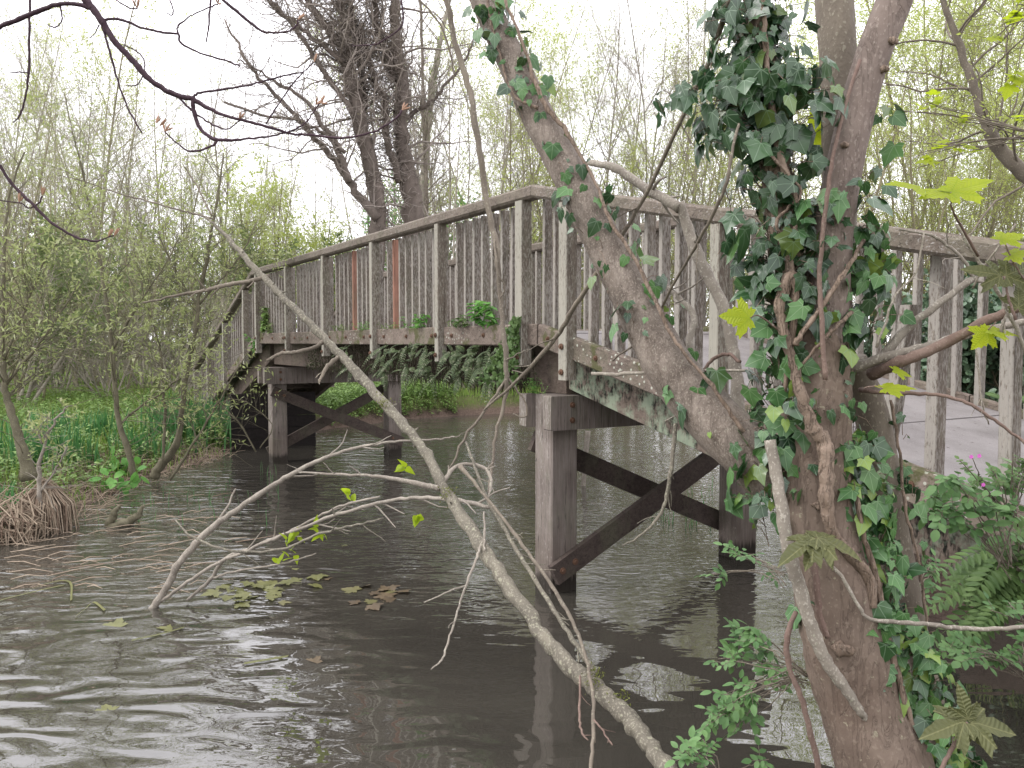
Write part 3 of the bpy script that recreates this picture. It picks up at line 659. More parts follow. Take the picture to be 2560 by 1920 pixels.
ivy('ivy', 'ivy runner with sparse round leaves climbing the leaning grey stem', [
    ([(1210, 0, TY+.62, 66), (1245, 80, TY+.58, 70), (1290, 175, TY+.53, 74), (1330, 260, TY+.5, 80)], 70, .05, .042, .6),
    ([(1340, 280, TY+.5, 80), (1395, 385, TY+.45, 84), (1452, 490, TY+.4, 90)], 20, .045, .042, 1.2),
    ([(1452, 490, TY+.4, 90), (1510, 610, TY+.35, 94), (1565, 715, TY+.3, 98), (1622, 825, TY+.25, 112)], 60, .06, .043, .8),
    ([(1672, 915, TY+.2, 122), (1800, 1065, TY+.12, 138)], 10, .03, .05, .6)], ('ivy', 'ivylt'),
    vines=[[(1860, 1080, TY+.0, 10), (1790, 980, TY+.02, 10), (1700, 870, TY+.1, 10), (1650, 780, TY+.15, 10), (1590, 650, TY+.22, 9), (1530, 560, TY+.28, 9), (1480, 440, TY+.34, 9), (1410, 320, TY+.4, 10), (1360, 260, TY+.42, 12), (1315, 130, TY+.48, 8), (1262, 0, TY+.52, 8)],
           [(1345, 270, TY+.42, 9), (1290, 245, TY+.45, 6), (1262, 180, TY+.5, 6), (1230, 60, TY+.55, 6), (1215, -20, TY+.6, 5)]])
ivy('ivy', 'ivy with pale-veined leaves and thick vines wrapped round the reddish main trunk', [
    ([(1965, 640, TY, 90), (1980, 780, TY, 100), (1985, 950, TY, 110), (1960, 1100, TY+.03, 120)], 150, .09, .05, -.8),
    ([(2045, 600, TY, 110), (2045, 800, TY, 150), (2045, 1000, TY, 160), (2050, 1250, TY, 180)], 105, .03, .045, 0.0),
    ([(2140, 560, TY, 30), (2150, 680, TY, 60), (2140, 830, TY, 70)], 110, .09, .052, .5),
    ([(2075, 470, TY, 100), (2110, 560, TY, 110)], 40, .14, .055, .6),
    ([(1930, 1080, TY, 40), (1915, 1200, TY, 50), (1940, 1320, TY, 50)], 70, .09, .048, -.2),
    ([(2210, 380, TY, 30), (2220, 260, TY, 40)], 5, .03, .06, .9)], ('ivy', 'ivylt'),
    vines=[[(1960, 1000, TY-.08, 10), (1990, 700, TY-.1, 30), (1949, 757, TY-.1, 26), (1972, 873, TY-.12, 27), (2003, 990, TY-.13, 30), (2030, 1060, TY-.14, 33), (2062, 1120, TY-.14, 36), (2067, 1223, TY-.14, 38), (2080, 1330, TY-.13, 34), (2170, 1440, TY-.1, 28), (2180, 1520, TY-.1, 24)],
           [(2160, 600, TY-.06, 8), (2100, 700, TY-.13, 12), (2020, 810, TY-.14, 14), (1985, 860, TY-.13, 15)],
           [(2130, 780, TY-.09, 10), (2060, 850, TY-.14, 9), (2000, 920, TY-.13, 9)]])
ivy('ivy', 'bright green ivy spilling down the right side of the trunk base', [
    ([(2120, 1080, TY, 60), (2130, 1230, TY, 90), (2150, 1380, TY, 90), (2200, 1560, TY, 90)], 300, .07, .048, .3),
    ([(2060, 1420, TY, 150), (2080, 1560, TY, 150)], 16, .02, .06, 0.2),
    ([(2200, 1560, TY, 100), (2250, 1700, TY, 110), (2290, 1850, TY, 120), (2330, 1980, TY, 130)], 420, .09, .046, .3),
    ([(2230, 1000, TY+.1, 30), (2260, 1200, TY+.1, 40), (2290, 1400, TY+.1, 40)], 14, .02, .042, 1.0)], ('ivy', 'ivylt', 'ivylt'),
    vines=[[(2140, 1230, TY-.1, 14), (2160, 1350, TY-.1, 14), (2200, 1480, TY-.09, 16), (2230, 1640, TY-.09, 16), (2280, 1800, TY-.09, 16), (2330, 1960, TY-.08, 16)],
           [(2226, 1000, TY+.06, 7), (2250, 1130, TY+.06, 7), (2262, 1260, TY+.06, 8), (2300, 1420, TY+.07, 7), (2320, 1600, TY+.07, 7)]])

# ------------------------------------------------------------------ fallen lichened branch across the view
fb = thing('fallen_branch', 'long lichen-covered branch leaning diagonally across the middle of the stream view', 'branch', tuple(at(1670, 1950, 2.4)))
def fbr(pts, mat='lichbark', name='branch', sides=8, wob=.0015, twigs=0, tl=.12, k=6):
    m1 = MB(); P, r = limb(m1, pts, sides, k, 0, .07, wob=wob)
    if twigs:
        Pt, rt = level(P[None], r[None], twigs, 5, tl, .7, .1, 1, .0, .2, .5, .3, .4); tubes(m1, Pt, rt, 5)
    return m1.build(name, M[mat], fb, smooth=True), P, r
def DY(y): return float(np.interp(y, [450, 1920], [5.0, 2.45]))
main = [(500, 535, 8), (540, 565, 13), (590, 620, 21), (640, 675, 26), (700, 735, 28), (760, 793, 31), (830, 865, 34), (900, 940, 38), (980, 1030, 41), (1060, 1125, 44), (1108, 1215, 46), (1175, 1325, 52), (1255, 1440, 58), (1335, 1560, 62), (1400, 1640, 68), (1480, 1712, 72), (1560, 1785, 76), (1620, 1860, 80), (1690, 1960, 84), (1800, 2120, 90)]
fbr([(x, y, DY(y), w_*.6) for x, y, w_ in main], sides=16, k=7, name='main_limb', wob=.0035, twigs=26, tl=.045)
def q(lst, dy=0, s=.8): return [(x, y, DY(y)+dy, w_*s) for x, y, w_ in lst]
fbr(q([(535, 548, 6), (470, 530, 6), (380, 505, 5), (300, 485, 4), (215, 455, 3), (145, 438, 2)]), 'barkgrey', twigs=5)
fbr(q([(530, 540, 6), (500, 480, 5), (470, 430, 4), (455, 410, 2)]), 'barkgrey', twigs=2)
fbr(q([(675, 690, 16), (640, 700, 14), (600, 707, 13), (550, 716, 12), (520, 725, 11), (460, 735, 9), (400, 748, 7), (357, 758, 6)]), 'barkgrey', twigs=4)
fbr(q([(815, 852, 16), (780, 870, 13), (740, 880, 12), (700, 884, 10), (665, 902, 7)]), 'barkgrey', twigs=3, tl=.08)
fbr(q([(850, 890, 15), (820, 915, 14), (805, 940, 10), (797, 956, 7)]), 'barkgrey', twigs=2, tl=.1)
fbr(q([(1100, 1222, 20), (1060, 1212, 17), (1000, 1200, 14), (930, 1190, 11), (850, 1186, 9), (745, 1180, 5)]), 'pale', twigs=3)
fbr(q([(1105, 1215, 12), (1130, 1175, 13), (1165, 1160, 12), (1210, 1170, 12), (1228, 1200, 10), (1220, 1250, 7)]), 'pale', twigs=5, tl=.08)
fbr(q([(1165, 1105, 6), (1185, 1160, 9), (1210, 1230, 11), (1265, 1330, 12), (1320, 1420, 14), (1370, 1500, 14), (1420, 1580, 16), (1460, 1640, 18), (1490, 1690, 22)], -.02), 'lichbark', twigs=12, tl=.1)
fbr(q([(1150, 1165, 14), (1200, 1225, 11), (1260, 1300, 11), (1330, 1395, 11), (1390, 1480, 12), (1440, 1570, 12), (1465, 1650, 12), (1482, 1740, 12), (1483, 1830, 12), (1478, 1930, 12)], -.08), 'barkgrey', twigs=4, tl=.06)
fbr(q([(1210, 1340, 8), (1200, 1370, 9), (1190, 1400, 8), (1165, 1465, 8), (1140, 1540, 7), (1118, 1610, 7), (1105, 1650, 6), (1078, 1672, 4)], -.03), 'pale', twigs=1)
fbr(q([(1168, 1462, 6), (1120, 1480, 5), (1060, 1507, 4)], -.03), 'pale')
fbr(q([(1210, 1280, 6), (1212, 1340, 8), (1210, 1378, 6)], -.04), 'pale')
fbr(q([(1450, 1690, 8), (1448, 1780, 8), (1455, 1830, 7), (1470, 1850, 4)], -.05), 'brownst', twigs=2, tl=.05)
fbr(q([(1485, 1800, 7), (1510, 1830, 6), (1530, 1860, 5)], -.1), 'brownst', twigs=3, tl=.05)
m1 = MB()
for px, py in ((1485, 1690), (1490, 1715), (1550, 1750), (960, 1010), (1120, 1235)):
    c = at(px, py, DY(py)-.03); n_ = 90; pos = c+rng.normal(size=(n_, 3))*np.array([.018, .012, .018]); leaves(m1, WILL, pos, nrm(rng.normal(size=(n_, 3))+[0, 0, .5]), rng.normal(size=(n_, 3)), .012, 2)
m1.build('moss', plain('branch_moss', (.11, .12, .03), .9), fb)

# pale branch rising from the water, with its long arching twigs
pb = thing('sunken_branch', 'pale bare branch curving up out of the water at left with long arching twigs', 'branch', tuple(onz(385, 1515)))
def pbr(pts, mat='pale', s=.72, name='branch', twigs=0, tl=.3):
    m1 = MB(); P, r = limb(m1, [(x, y, Y, w_*s) for x, y, Y, w_ in pts], 9, 6, 0, .02, wob=.003)
    if twigs:
        Pt, rt = level(P[None], r[None], twigs, 6, tl, .5, .3, 1, .0, .12, .6, .3, .4); tubes(m1, Pt, rt, 5)
    m1.build(name, M[mat], pb, smooth=True); return P, r
d0 = 6.2
pbr([(340, 1560, 6.15, 26), (388, 1512, d0, 26), (418, 1465, d0, 26), (440, 1420, d0, 25), (480, 1370, d0, 24), (540, 1310, d0, 22), (610, 1262, d0, 20), (680, 1215, d0, 18), (740, 1180, d0, 17), (800, 1150, d0, 14), (870, 1125, d0, 12), (930, 1112, d0, 10), (1000, 1103, d0, 8), (1090, 1098, d0, 6), (1150, 1090, d0, 4)], twigs=6)
pbr([(400, 1505, d0, 11), (470, 1455, 6.1, 12), (540, 1410, 6.0, 12), (620, 1375, 5.9, 11), (720, 1330, 5.7, 10), (800, 1290, 5.5, 9), (860, 1262, 5.3, 8), (950, 1240, 5.1, 7)], twigs=6)
pbr([(468, 1500, 6.3, 9), (520, 1455, 6.2, 13), (560, 1400, 6.1, 13), (640, 1365, 5.9, 12), (740, 1325, 5.6, 12), (850, 1285, 5.2, 12), (960, 1255, 4.8, 12), (1040, 1245, 4.5, 13), (1130, 1248, 4.2, 14), (1226, 1268, 4.0, 15)], twigs=10)
pbr([(535, 1445, 6.15, 9), (580, 1430, 6, 8), (640, 1420, 5.9, 7), (720, 1405, 5.8, 6), (790, 1385, 5.7, 4)])
pbr([(438, 1300, 5.7, 5), (480, 1340, 5.6, 8), (560, 1373, 5.5, 9), (640, 1380, 5.5, 9), (720, 1368, 5.4, 9), (800, 1335, 5.2, 9), (880, 1315, 5.0, 8), (960, 1295, 4.8, 6)], 'lichbark', twigs=4)
m1 = MB(); lc = []
for px, py, Y in ((690, 1400, 5.8), (740, 1385, 5.8), (730, 1345, 5.6), (790, 1310, 5.5), (800, 1330, 5.5), (1010, 1170, 5.0), (750, 1325, 5.6), (870, 1235, 5.3), (1050, 1290, 4.7)):
    for _ in range(4): lc.append(at(px+rng.normal()*10, py+rng.normal()*6, Y))
lc = np.array(lc); leaves(m1, NETT, lc, nrm(rng.normal(size=lc.shape)+[0, 0, -.3]), nrm(rng.normal(size=lc.shape)+[0, 0, 1]), .07)
m1.build('foliage', M['syc'], pb)
# hanging thin stem in front of the parapet
hs_ = thing('hanging_branch', 'thin bare branch hanging vertically in front of the parapet left of the leaning stem', 'branch', tuple(at(1262, 860, 4.4)))
m1 = MB(); P, r = limb(m1, [(1100, -60, 4.6, 12), (1120, 20, 4.6, 14), (1140, 110, 4.6, 15), (1175, 230, 4.55, 15), (1190, 330, 4.5, 15), (1212, 470, 4.5, 15), (1232, 570, 4.45, 15), (1245, 640, 4.4, 15), (1250, 740, 4.4, 11), (1260, 840, 4.35, 12), (1267, 940, 4.3, 13), (1262, 1000, 4.3, 10), (1240, 1080, 4.25, 8), (1232, 1160, 4.2, 8), (1220, 1230, 4.1, 7)], 8, 6, 0, .03, wob=.003)
m1.build('stem', M['barkgrey'], hs_, smooth=True)
m1 = MB()
for pts in ([(1235, 600, 4.4, 5), (1245, 680, 4.35, 6), (1262, 720, 4.35, 5), (1250, 745, 4.35, 4)], [(1267, 945, 4.3, 7), (1230, 1000, 4.3, 7), (1160, 1100, 4.25, 7), (1130, 1160, 4.2, 5), (1115, 1200, 4.2, 4)], [(1270, 945, 4.3, 6), (1310, 1000, 4.3, 5), (1315, 1040, 4.3, 4), (1280, 1035, 4.3, 3)], [(1265, 900, 4.3, 4), (1310, 880, 4.3, 3), (1330, 870, 4.3, 3)], [(1020, -30, 4.8, 4), (1100, 60, 4.8, 5), (1130, 160, 4.8, 4), (1135, 220, 4.8, 3)]):
    m1 = MB(); limb(m1, pts, 6, 5, 0, 0, wob=.003); m1.build('twig', M['barkgrey'], hs_, smooth=True)

# ------------------------------------------------------------------ overhead twigs, top left
def buds(mb, pts, s=.02):
    for px, py, Y in pts:
        c = at(px, py, Y); n_ = 3
        d = nrm(rng.normal(size=(n_, 3))*.35+np.array([.3, 0, .8]))
        P = c[None, None]+d[:, None, :]*np.linspace(0, s, 5)[None, :, None]
        tubes(mb, P, np.tile(np.array([.25, .7, 1, .7, .1])*s*.11, (n_, 1)), 7)
ob = thing('overhanging_branch', 'dark purple budding branch arching down from the top left corner', 'branch', tuple(at(205, -20, 1.9)))
o1 = MB()
def olimb(l, s=1.15, Y=1.9, m=o1): limb(m, [(x, y, Y, w_*s) for x, y, w_ in l], 8, 6, 0, .02, wob=.0006)
olimb([(190, -40, 16), (215, 0, 16), (250, 45, 15), (285, 100, 13), (330, 150, 13), (365, 190, 12), (410, 223, 11), (450, 241, 11), (482, 248, 11), (520, 270, 8), (560, 288, 7), (620, 303, 6), (680, 320, 6), (730, 335, 5), (780, 338, 5), (860, 345, 5), (930, 330, 4), (985, 300, 4), (1005, 275, 4)])
olimb([(-20, 75, 9), (30, 55, 10), (90, 30, 10), (150, 10, 9), (200, 12, 9), (235, 25, 10)])
olimb([(482, 250, 9), (485, 280, 9), (500, 320, 8), (530, 345, 8), (555, 350, 7), (610, 348, 5), (680, 340, 4), (740, 322, 4), (770, 300, 3), (790, 270, 3), (800, 258, 3)])
olimb([(545, 350, 6), (525, 368, 5), (475, 378, 4), (440, 355, 3), (412, 330, 3)])
olimb([(242, 30, 6), (262, 85, 5), (280, 150, 5), (300, 220, 4), (330, 290, 4), (355, 332, 3)])
olimb([(258, 50, 6), (300, 48, 6), (350, 68, 5), (400, 80, 5), (445, 86, 5), (450, 105, 5), (500, 132, 4), (560, 150, 4), (600, 165, 3)])
olimb([(445, 86, 4), (446, 65, 4), (475, 42, 3), (520, 20, 3), (545, 10, 3)])
olimb([(480, 245, 6), (500, 232, 5), (570, 222, 5), (640, 208, 4), (700, 192, 4), (760, 178, 3)])
olimb([(665, 310, 4), (700, 255, 3), (740, 200, 3), (785, 155, 3)])
olimb([(448, 245, 5), (490, 285, 4), (540, 315, 4), (570, 322, 3), (598, 302, 3)])
olimb([(75, -10, 5), (73, 80, 5), (72, 180, 5), (62, 250, 4), (48, 290, 4), (35, 305, 2)])
olimb([(72, 182, 3), (25, 180, 2)]); olimb([(150, 10, 4), (155, 45, 3), (140, 68, 3), (118, 62, 2)])
olimb([(310, 112, 3), (350, 135, 3), (362, 165, 3), (355, 195, 3), (340, 212, 3), (315, 214, 2)]); olimb([(248, 62, 3), (235, 85, 2), (225, 94, 2)]); olimb([(290, 0, 3), (325, 20, 3), (343, 21, 3)])
olimb([(420, -10, 3), (432, 20, 3), (430, 38, 3), (415, 32, 2)]); olimb([(528, -20, 5), (522, 60, 4), (515, 105, 3)])
olimb([(545, -10, 6), (600, 35, 6), (650, 75, 5), (670, 82, 4), (715, 80, 4), (740, 65, 4), (745, 50, 3)])
olimb([(-20, 395, 7), (0, 415, 7), (30, 460, 7), (85, 515, 7), (130, 558, 6), (190, 592, 5), (240, 602, 4), (265, 595, 3), (285, 588, 3)])
olimb([(86, 516, 4), (100, 505, 3), (106, 490, 3)]); olimb([(86, 516, 4), (70, 520, 3), (50, 508, 3), (-10, 500, 2)])
olimb([(1000, -30, 4), (1005, 60, 4), (960, 100, 3), (930, 112, 3), (880, 114, 2)])
o1.build('branch', M['darktwig'], ob, smooth=True)
for bpt in [(412, 328, 1.9), (400, 315, 1.9), (390, 308, 1.9)]+[(598, 300, 1.9), (800, 258, 1.9), (790, 262, 1.9), (785, 155, 1.9), (745, 50, 1.9), (545, 10, 1.9), (1005, 275, 1.9), (106, 488, 1.9), (48, 505, 1.9), (285, 590, 1.9), (270, 592, 1.9), (343, 21, 1.9)]:
    o2 = MB(); buds(o2, [bpt], .022); o2.build('bud', M['budc'], ob, smooth=True)

# ------------------------------------------------------------------ sycamore leaves on shoots
def shoot(label, leafs, stems, mat, cat='leaves', size=.1, droop=0):
    p0 = at(*stems[0][-1][:3]) if stems else at(leafs[0][0], leafs[0][1], leafs[0][2])
    r_ = thing('leafy_shoot', label, cat, tuple(p0))
    if stems:
        m1 = MB()
        for s_ in stems: limb(m1, s_, 7, 5, 0, .02, wob=.0006)
        m1.build('stem', M['brownst'], r_, smooth=True)
    for (px, py, Y, sz, tip, nor) in leafs:
        m1 = MB(); leaves(m1, SYCD if mat == 'sycold' else SYC, np.array([at(px, py, Y)]), np.array([tip], float), np.array([nor], float), sz)
        m1.build('leaf', M[mat], r_, uvs=True, smooth=True)
    return r_
shoot('pair of broad yellow sycamore leaves held flat above the handrail beside the trunk', [(2300, 470, 2.1, .085, (-1, -.2, .15), (0, -.5, 1)), (2378, 480, 2.05, .09, (.8, -.1, .3), (-.2, -.75, 1)), (2378, 482, 2.06, .08, (-.9, -.2, -.1), (0, -.5, 1))], [[(2378, 480, 2.05, 4), (2380, 520, 2.06, 5), (2400, 560, 2.1, 6), (2445, 640, 2.15, 7)]], 'syc')
shoot('single bright yellow-green sycamore leaf lit against the dark ivy left of the trunk', [(1875, 795, 2.25, .072, (-1, 0, .1), (0, -1, .3))], [[(1875, 795, 2.25, 3), (1900, 790, 2.3, 4), (1950, 830, 2.35, 5)]], 'syc')
shoot('yellow sycamore leaf glimpsed between the two upright stems', [(2035, 335, 2.6, .07, (.3, 0, -1), (0, -1, .2)), (2050, 330, 2.62, .07, (-.3, 0, .8), (0, -1, .3))], [[(2035, 335, 2.6, 3), (2030, 380, 2.6, 4), (2035, 430, 2.6, 4)]], 'syc')
shoot('narrow yellow leaf on the thin twig right of the trunk', [(2208, 972, 2.25, .075, (1, -.2, .1), (0, -.3, 1)), (2235, 925, 2.3, .05, (.7, 0, -.2), (0, -.5, 1))], [[(2208, 972, 2.25, 3), (2190, 965, 2.28, 4), (2160, 970, 2.3, 4)]], 'syc')
shoot('yellow sycamore leaves hanging under the brown side branch on the right', [(2470, 825, 2.2, .07, (.9, -.1, -.1), (0, -.4, 1)), (2470, 828, 2.2, .055, (-.6, 0, -.7), (0, -1, .4))], [[(2470, 825, 2.2, 3), (2480, 815, 2.2, 3), (2490, 805, 2.2, 4)]], 'syc')
shoot('yellow leaf at the right edge just below the handrail end', [(2500, 600, 2.1, .06, (1, 0, .3), (0, -.6, 1)), (2520, 640, 2.1, .06, (.6, -.3, .1), (0, -.6, 1))], [[(2510, 600, 2.1, 3), (2530, 650, 2.1, 4), (2560, 700, 2.1, 4)]], 'syc')
shoot('crumpled olive sycamore leaves draped like an umbrella on the trunk', [(2036, 1348, 2.15, .10, (-1, -.3, -.25), (-.1, -.45, 1)), (2044, 1345, 2.15, .105, (1, -.3, -.1), (.1, -.45, 1)), (2040, 1350, 2.15, .075, (-.5, -.7, -.5), (0, -.6, 1)), (2042, 1350, 2.15, .07, (.4, -.7, -.5), (.1, -.6, 1))], [[(2040, 1350, 2.15, 6), (2038, 1400, 2.18, 8)]], 'sycold')
shoot('three pleated unfurling leaves on a dark shoot over the water at bottom right', [(2410, 1805, 2.0, .095, (-1, -.2, -.1), (0, -.8, 1)), (2418, 1798, 2.0, .07, (-.15, -.1, 1), (0, -1, .2)), (2428, 1808, 2.0, .10, (1, -.2, .05), (0, -.8, 1)), (2426, 1815, 2.0, .06, (.6, -.4, -.7), (0, -1, .4))], [[(2418, 1805, 2.0, 6), (2400, 1840, 2.0, 9), (2370, 1890, 2.0, 11), (2340, 1950, 2.0, 12)]], 'sycold')
shoot('ruffled olive leaves opening at the right edge below the handrail', [(2500, 690, 2.1, .075, (-.9, 0, .4), (0, -1, .5)), (2515, 690, 2.1, .075, (.9, 0, .5), (0, -1, .5)), (2545, 770, 2.1, .06, (.2, 0, 1), (0, -1, .3))], [[(2510, 690, 2.1, 5), (2520, 740, 2.1, 6), (2540, 800, 2.1, 8)]], 'sycold')
# right foreground: small sycamore sprays behind the rail end
def spray(label, cx, cy, sx, sy, n, Y, sz, mat, tpl=SYC, stems=6, stemmat='brownst', cat='shrub', name='shrub_spray', wid=1.0, base=None, flow=None, spots=None):
    b = base if base is not None else (cx, cy+sy*1.3, Y)
    r_ = thing(name, label, cat, tuple(at(*b)))
    sm_ = MB(); lf = MB()
    tipsP = []
    for i in range(stems):
        if spots: ex, ey = spots[i % len(spots)]; ex += rng.normal()*6; ey += rng.normal()*6
        else: ex = cx+rng.uniform(-1, 1)*sx; ey = cy+rng.uniform(-1, 1)*sy
        mx_, my_ = (b[0]+ex)/2+rng.normal()*sx*.15, (b[1]+ey)/2-sy*.2
        Pq, rq = limb(sm_, [(b[0]+rng.normal()*10, b[1]+rng.normal()*10, b[2], 3.5), (mx_, my_, Y+rng.normal()*.05, 3), (ex, ey, Y+rng.normal()*.08, 2)], 6, 6, 0, 0, wob=.002); tipsP.append(Pq)
    A_ = np.array(tipsP); per = max(1, n//(stems*5))
    # compound leaves: five leaflets on a short stalk
    p, t = pts_on(A_, per, .45 if not spots else .72); Mn = len(p)
    rd = nrm(t*.6+rng.normal(size=(Mn, 3))*.8+np.array([0, 0, .1])); up = nrm(np.array([0, -.45, 1.])+rng.normal(size=(Mn, 3))*.25)
    lat = nrm(np.cross(rd, up)); s_ = sz*rng.uniform(.65, 1.2, Mn)
    for (a, l, k_) in ((0, 1.0, 1.0), (.9, .55, .85), (-.9, .55, .85), (1.1, .2, .7), (-1.1, .2, .7)):
        ps = p+rd*(s_*1.3*l)[:, None]; d = nrm(rd*np.cos(a)+lat*np.sin(a)+np.array([0, 0, -.15])+rng.normal(size=(Mn, 3))*.08)
        leaves(lf, tpl, ps, d, up, s_*k_, wid)
    tubes(sm_, np.stack([p, p+rd*(s_*.7)[:, None], p+rd*(s_*1.3)[:, None]], 1), np.tile([.001, .0009, .0007], (Mn, 1)), 4)
    sm_.build('stem', M['barkgrey'], r_, smooth=True); lf.build('foliage', M[mat], r_, uvs=True); return r_
spray('elder sprig of small toothed leaves in front of the rear pier post', 1800, 1420, 90, 60, 90, 3.0, .04, 'elder', OVAL, 7, base=(1960, 1440, 2.7), wid=1.15, spots=[(1825, 1375), (1775, 1435), (1840, 1400), (1925, 1420)])
spray('elder sprig reaching left over the water beside the leaning trunk base', 1870, 1620, 110, 70, 230, 2.6, .038, 'elder', OVAL, 11, base=(2030, 1700, 2.5), wid=1.2, spots=[(1795, 1650), (1830, 1600), (1870, 1580), (1900, 1620), (1940, 1660), (1850, 1650), (1880, 1690)])
spray('elder sprig low over the water under the bigger elder sprig', 1830, 1760, 90, 70, 230, 2.5, .037, 'elder', OVAL, 11, base=(1985, 1700, 2.5), wid=1.2, spots=[(1780, 1800), (1830, 1760), (1840, 1830), (1800, 1740), (1760, 1820), (1860, 1720)])
spray('elder tips at the bottom edge left of the trunk foot', 1730, 1880, 60, 50, 90, 2.4, .037, 'elder', OVAL, 6, base=(1800, 1960, 2.4), wid=1.2, spots=[(1715, 1870), (1740, 1840), (1700, 1900), (1910, 1890), (1760, 1900)])
spray('elder clump right of the trunk low over the water', 2400, 1640, 110, 50, 260, 2.9, .036, 'elder', OVAL, 12, base=(2560, 1680, 2.9), wid=1.3, spots=[(2360, 1620), (2400, 1600), (2430, 1640), (2480, 1640), (2520, 1620), (2340, 1660), (2560, 1600)])
spray('small elder sprigs beside the rear grey stem', 2320, 1430, 30, 60, 60, 2.7, .03, 'elder', OVAL, 5, base=(2280, 1500, 2.65), wid=1.2, spots=[(2320, 1400), (2345, 1470), (2310, 1500), (2350, 1420)])
spray('broad-leaved dogwood growing against the edge beam at the right', 2400, 1230, 110, 60, 380, 3.0, .05, 'elder', OVAL, 12, base=(2520, 1420, 3.05), wid=1.4, spots=[(2320, 1230), (2380, 1190), (2340, 1270), (2430, 1240), (2480, 1210), (2400, 1300), (2540, 1260), (2500, 1320), (2550, 1180)])
spray('herb robert with tiny pink flowers at the foot of the rail', 2480, 1165, 90, 30, 300, 2.95, .02, 'fern', OVAL, 12, base=(2520, 1300, 3.0), wid=1.5)
spray('dark bramble mass on the right bank below the edge beam', 2540, 1370, 50, 90, 220, 3.2, .045, 'fern', OVAL, 22, base=(2560, 1450, 3.3), wid=1.4)
spray('tiny-leaved sprig at the right margin above the water', 2520, 1530, 50, 30, 60, 2.8, .035, 'elder', OVAL, 5, base=(2590, 1570, 2.8), wid=1.3)
m1 = MB()
for px, py in ((2428, 1142), (2448, 1140), (2458, 1212), (1338, 878), (1345, 1080)):
    if px < 2000: continue
    c = at(px, py, 2.9); a = np.linspace(0, 2*np.pi, 5, endpoint=False)
    d = np.stack([np.cos(a), np.full(5, -.2), np.sin(a)], 1); leaves(m1, OVAL, np.tile(c, (5, 1)), d, np.tile([0, -1., .2], (5, 1)), .008, 2)
for o_ in [o for o in bpy.data.objects if o.get('label', '').startswith('herb robert')]: m1.build('flower', M['pink'], o_)

spray('young sycamore spray with small yellow leaves at the top right edge', 2500, 130, 60, 120, 60, 3.6, .05, 'syc', SYC, 7, base=(2600, 60, 3.6), spots=[(2500, 60), (2540, 20), (2490, 110), (2530, 180), (2550, 250)])
spray('young sycamore spray above the right end of the handrail', 2330, 330, 110, 60, 110, 3.9, .045, 'syc', SYC, 12, base=(2600, 340, 3.9), spots=[(2250, 280), (2310, 260), (2290, 390), (2350, 370), (2420, 400), (2450, 380), (2380, 300), (2550, 300), (2300, 430)])
# ferns
def frond(mb, base, d, L, wd, n=16, arch=.5, mat=0):
    d = nrm(np.array(d, float)); f = np.linspace(0, 1, n+2); P = np.array([np.array(base)+d*L*t_+np.array([0, 0, -arch*L*t_*t_]) for t_ in f])
    tubes(mb, P, np.linspace(.0018, .0006, n+2), 4, mat)
    T = nrm(np.gradient(P, axis=0)); up = nrm(np.array([0, -.4, 1.])); lat = nrm(np.cross(T, up)); nn = np.cross(lat, T)
    for sgn in (1, -1):
        k_ = slice(1, n+1); ln = wd*np.sin(np.pi*(f[k_]*.85+.12))**.8
        leaves(mb, OVAL, P[k_], nrm(lat[k_]*sgn+T[k_]*.45+np.array([0, 0, -.12])), nn[k_], ln, .75)
def fern(label, px, py, Y, n, L, wd, mat='fern', down=.3, ang=(0, 6.28), base=None):
    c = base if base is not None else at(px, py, Y); r_ = thing('fern', label, 'fern', tuple(c)); m1 = MB()
    for i in range(n):
        a = rng.uniform(*ang); d = (math.cos(a), math.sin(a)*.7-.25, rng.uniform(-.1, .7)-down); frond(m1, c+rng.normal(size=3)*.01, d, L*rng.uniform(.6, 1.2), wd*rng.uniform(.7, 1.2), 16, .45)
    m1.build('foliage', M[mat], r_); return r_
fern('large fern with long fronds spreading left on the dark right bank', 2560, 1360, 3.5, 8, .48, .075, 'fern', .35, (2.2, 4.2))
fern('fern hanging down the soil bank under the larger fern', 2570, 1470, 3.4, 9, .42, .07, 'fern', .5, (2.0, 4.4))
fern('fern tuft at the bridge foot behind the right-hand posts', 2520, 1000, 4.9, 7, .26, .05, 'fern', -.1, (0, 6.28))

# plants growing on the bridge edge
OUTV = np.array([-TX[0], -TX[1], 0])
for i, (t_, lab) in enumerate(((3.1, 'grey-green fern hanging from the edge beam, leftmost of the row under the middle span'), (2.55, 'drooping fern under the beam left of the second parapet post'), (2.05, 'fern tuft under the beam close to the second parapet post'), (1.45, 'big dusty fern under the beam right of the second post'), (1.0, 'fern hanging in the middle of the spotted beam'), (.62, 'fern beside the ivy at the near pier'), (4.3, 'small pale fern under the beam below the reddish balusters'))):
    c = bp(t_, .03, ZB-.21); r_ = thing('fern', lab, 'fern', tuple(c)); m1 = MB()
    for j in range((26, 22, 30, 26, 34, 24, 16)[i]):
        d = OUTV*rng.uniform(-.1, .9)+np.array([*AX, 0])*rng.normal()*1.1+np.array([0, 0, rng.uniform(-1, .6)]); frond(m1, c+np.array([*AX, 0])*rng.normal()*.13+np.array([0, 0, rng.uniform(-.26, .04)]), d, rng.uniform(.08, .26), rng.uniform(.02, .045), 12, .6)
    m1.build('foliage', M['greyfern'], r_)
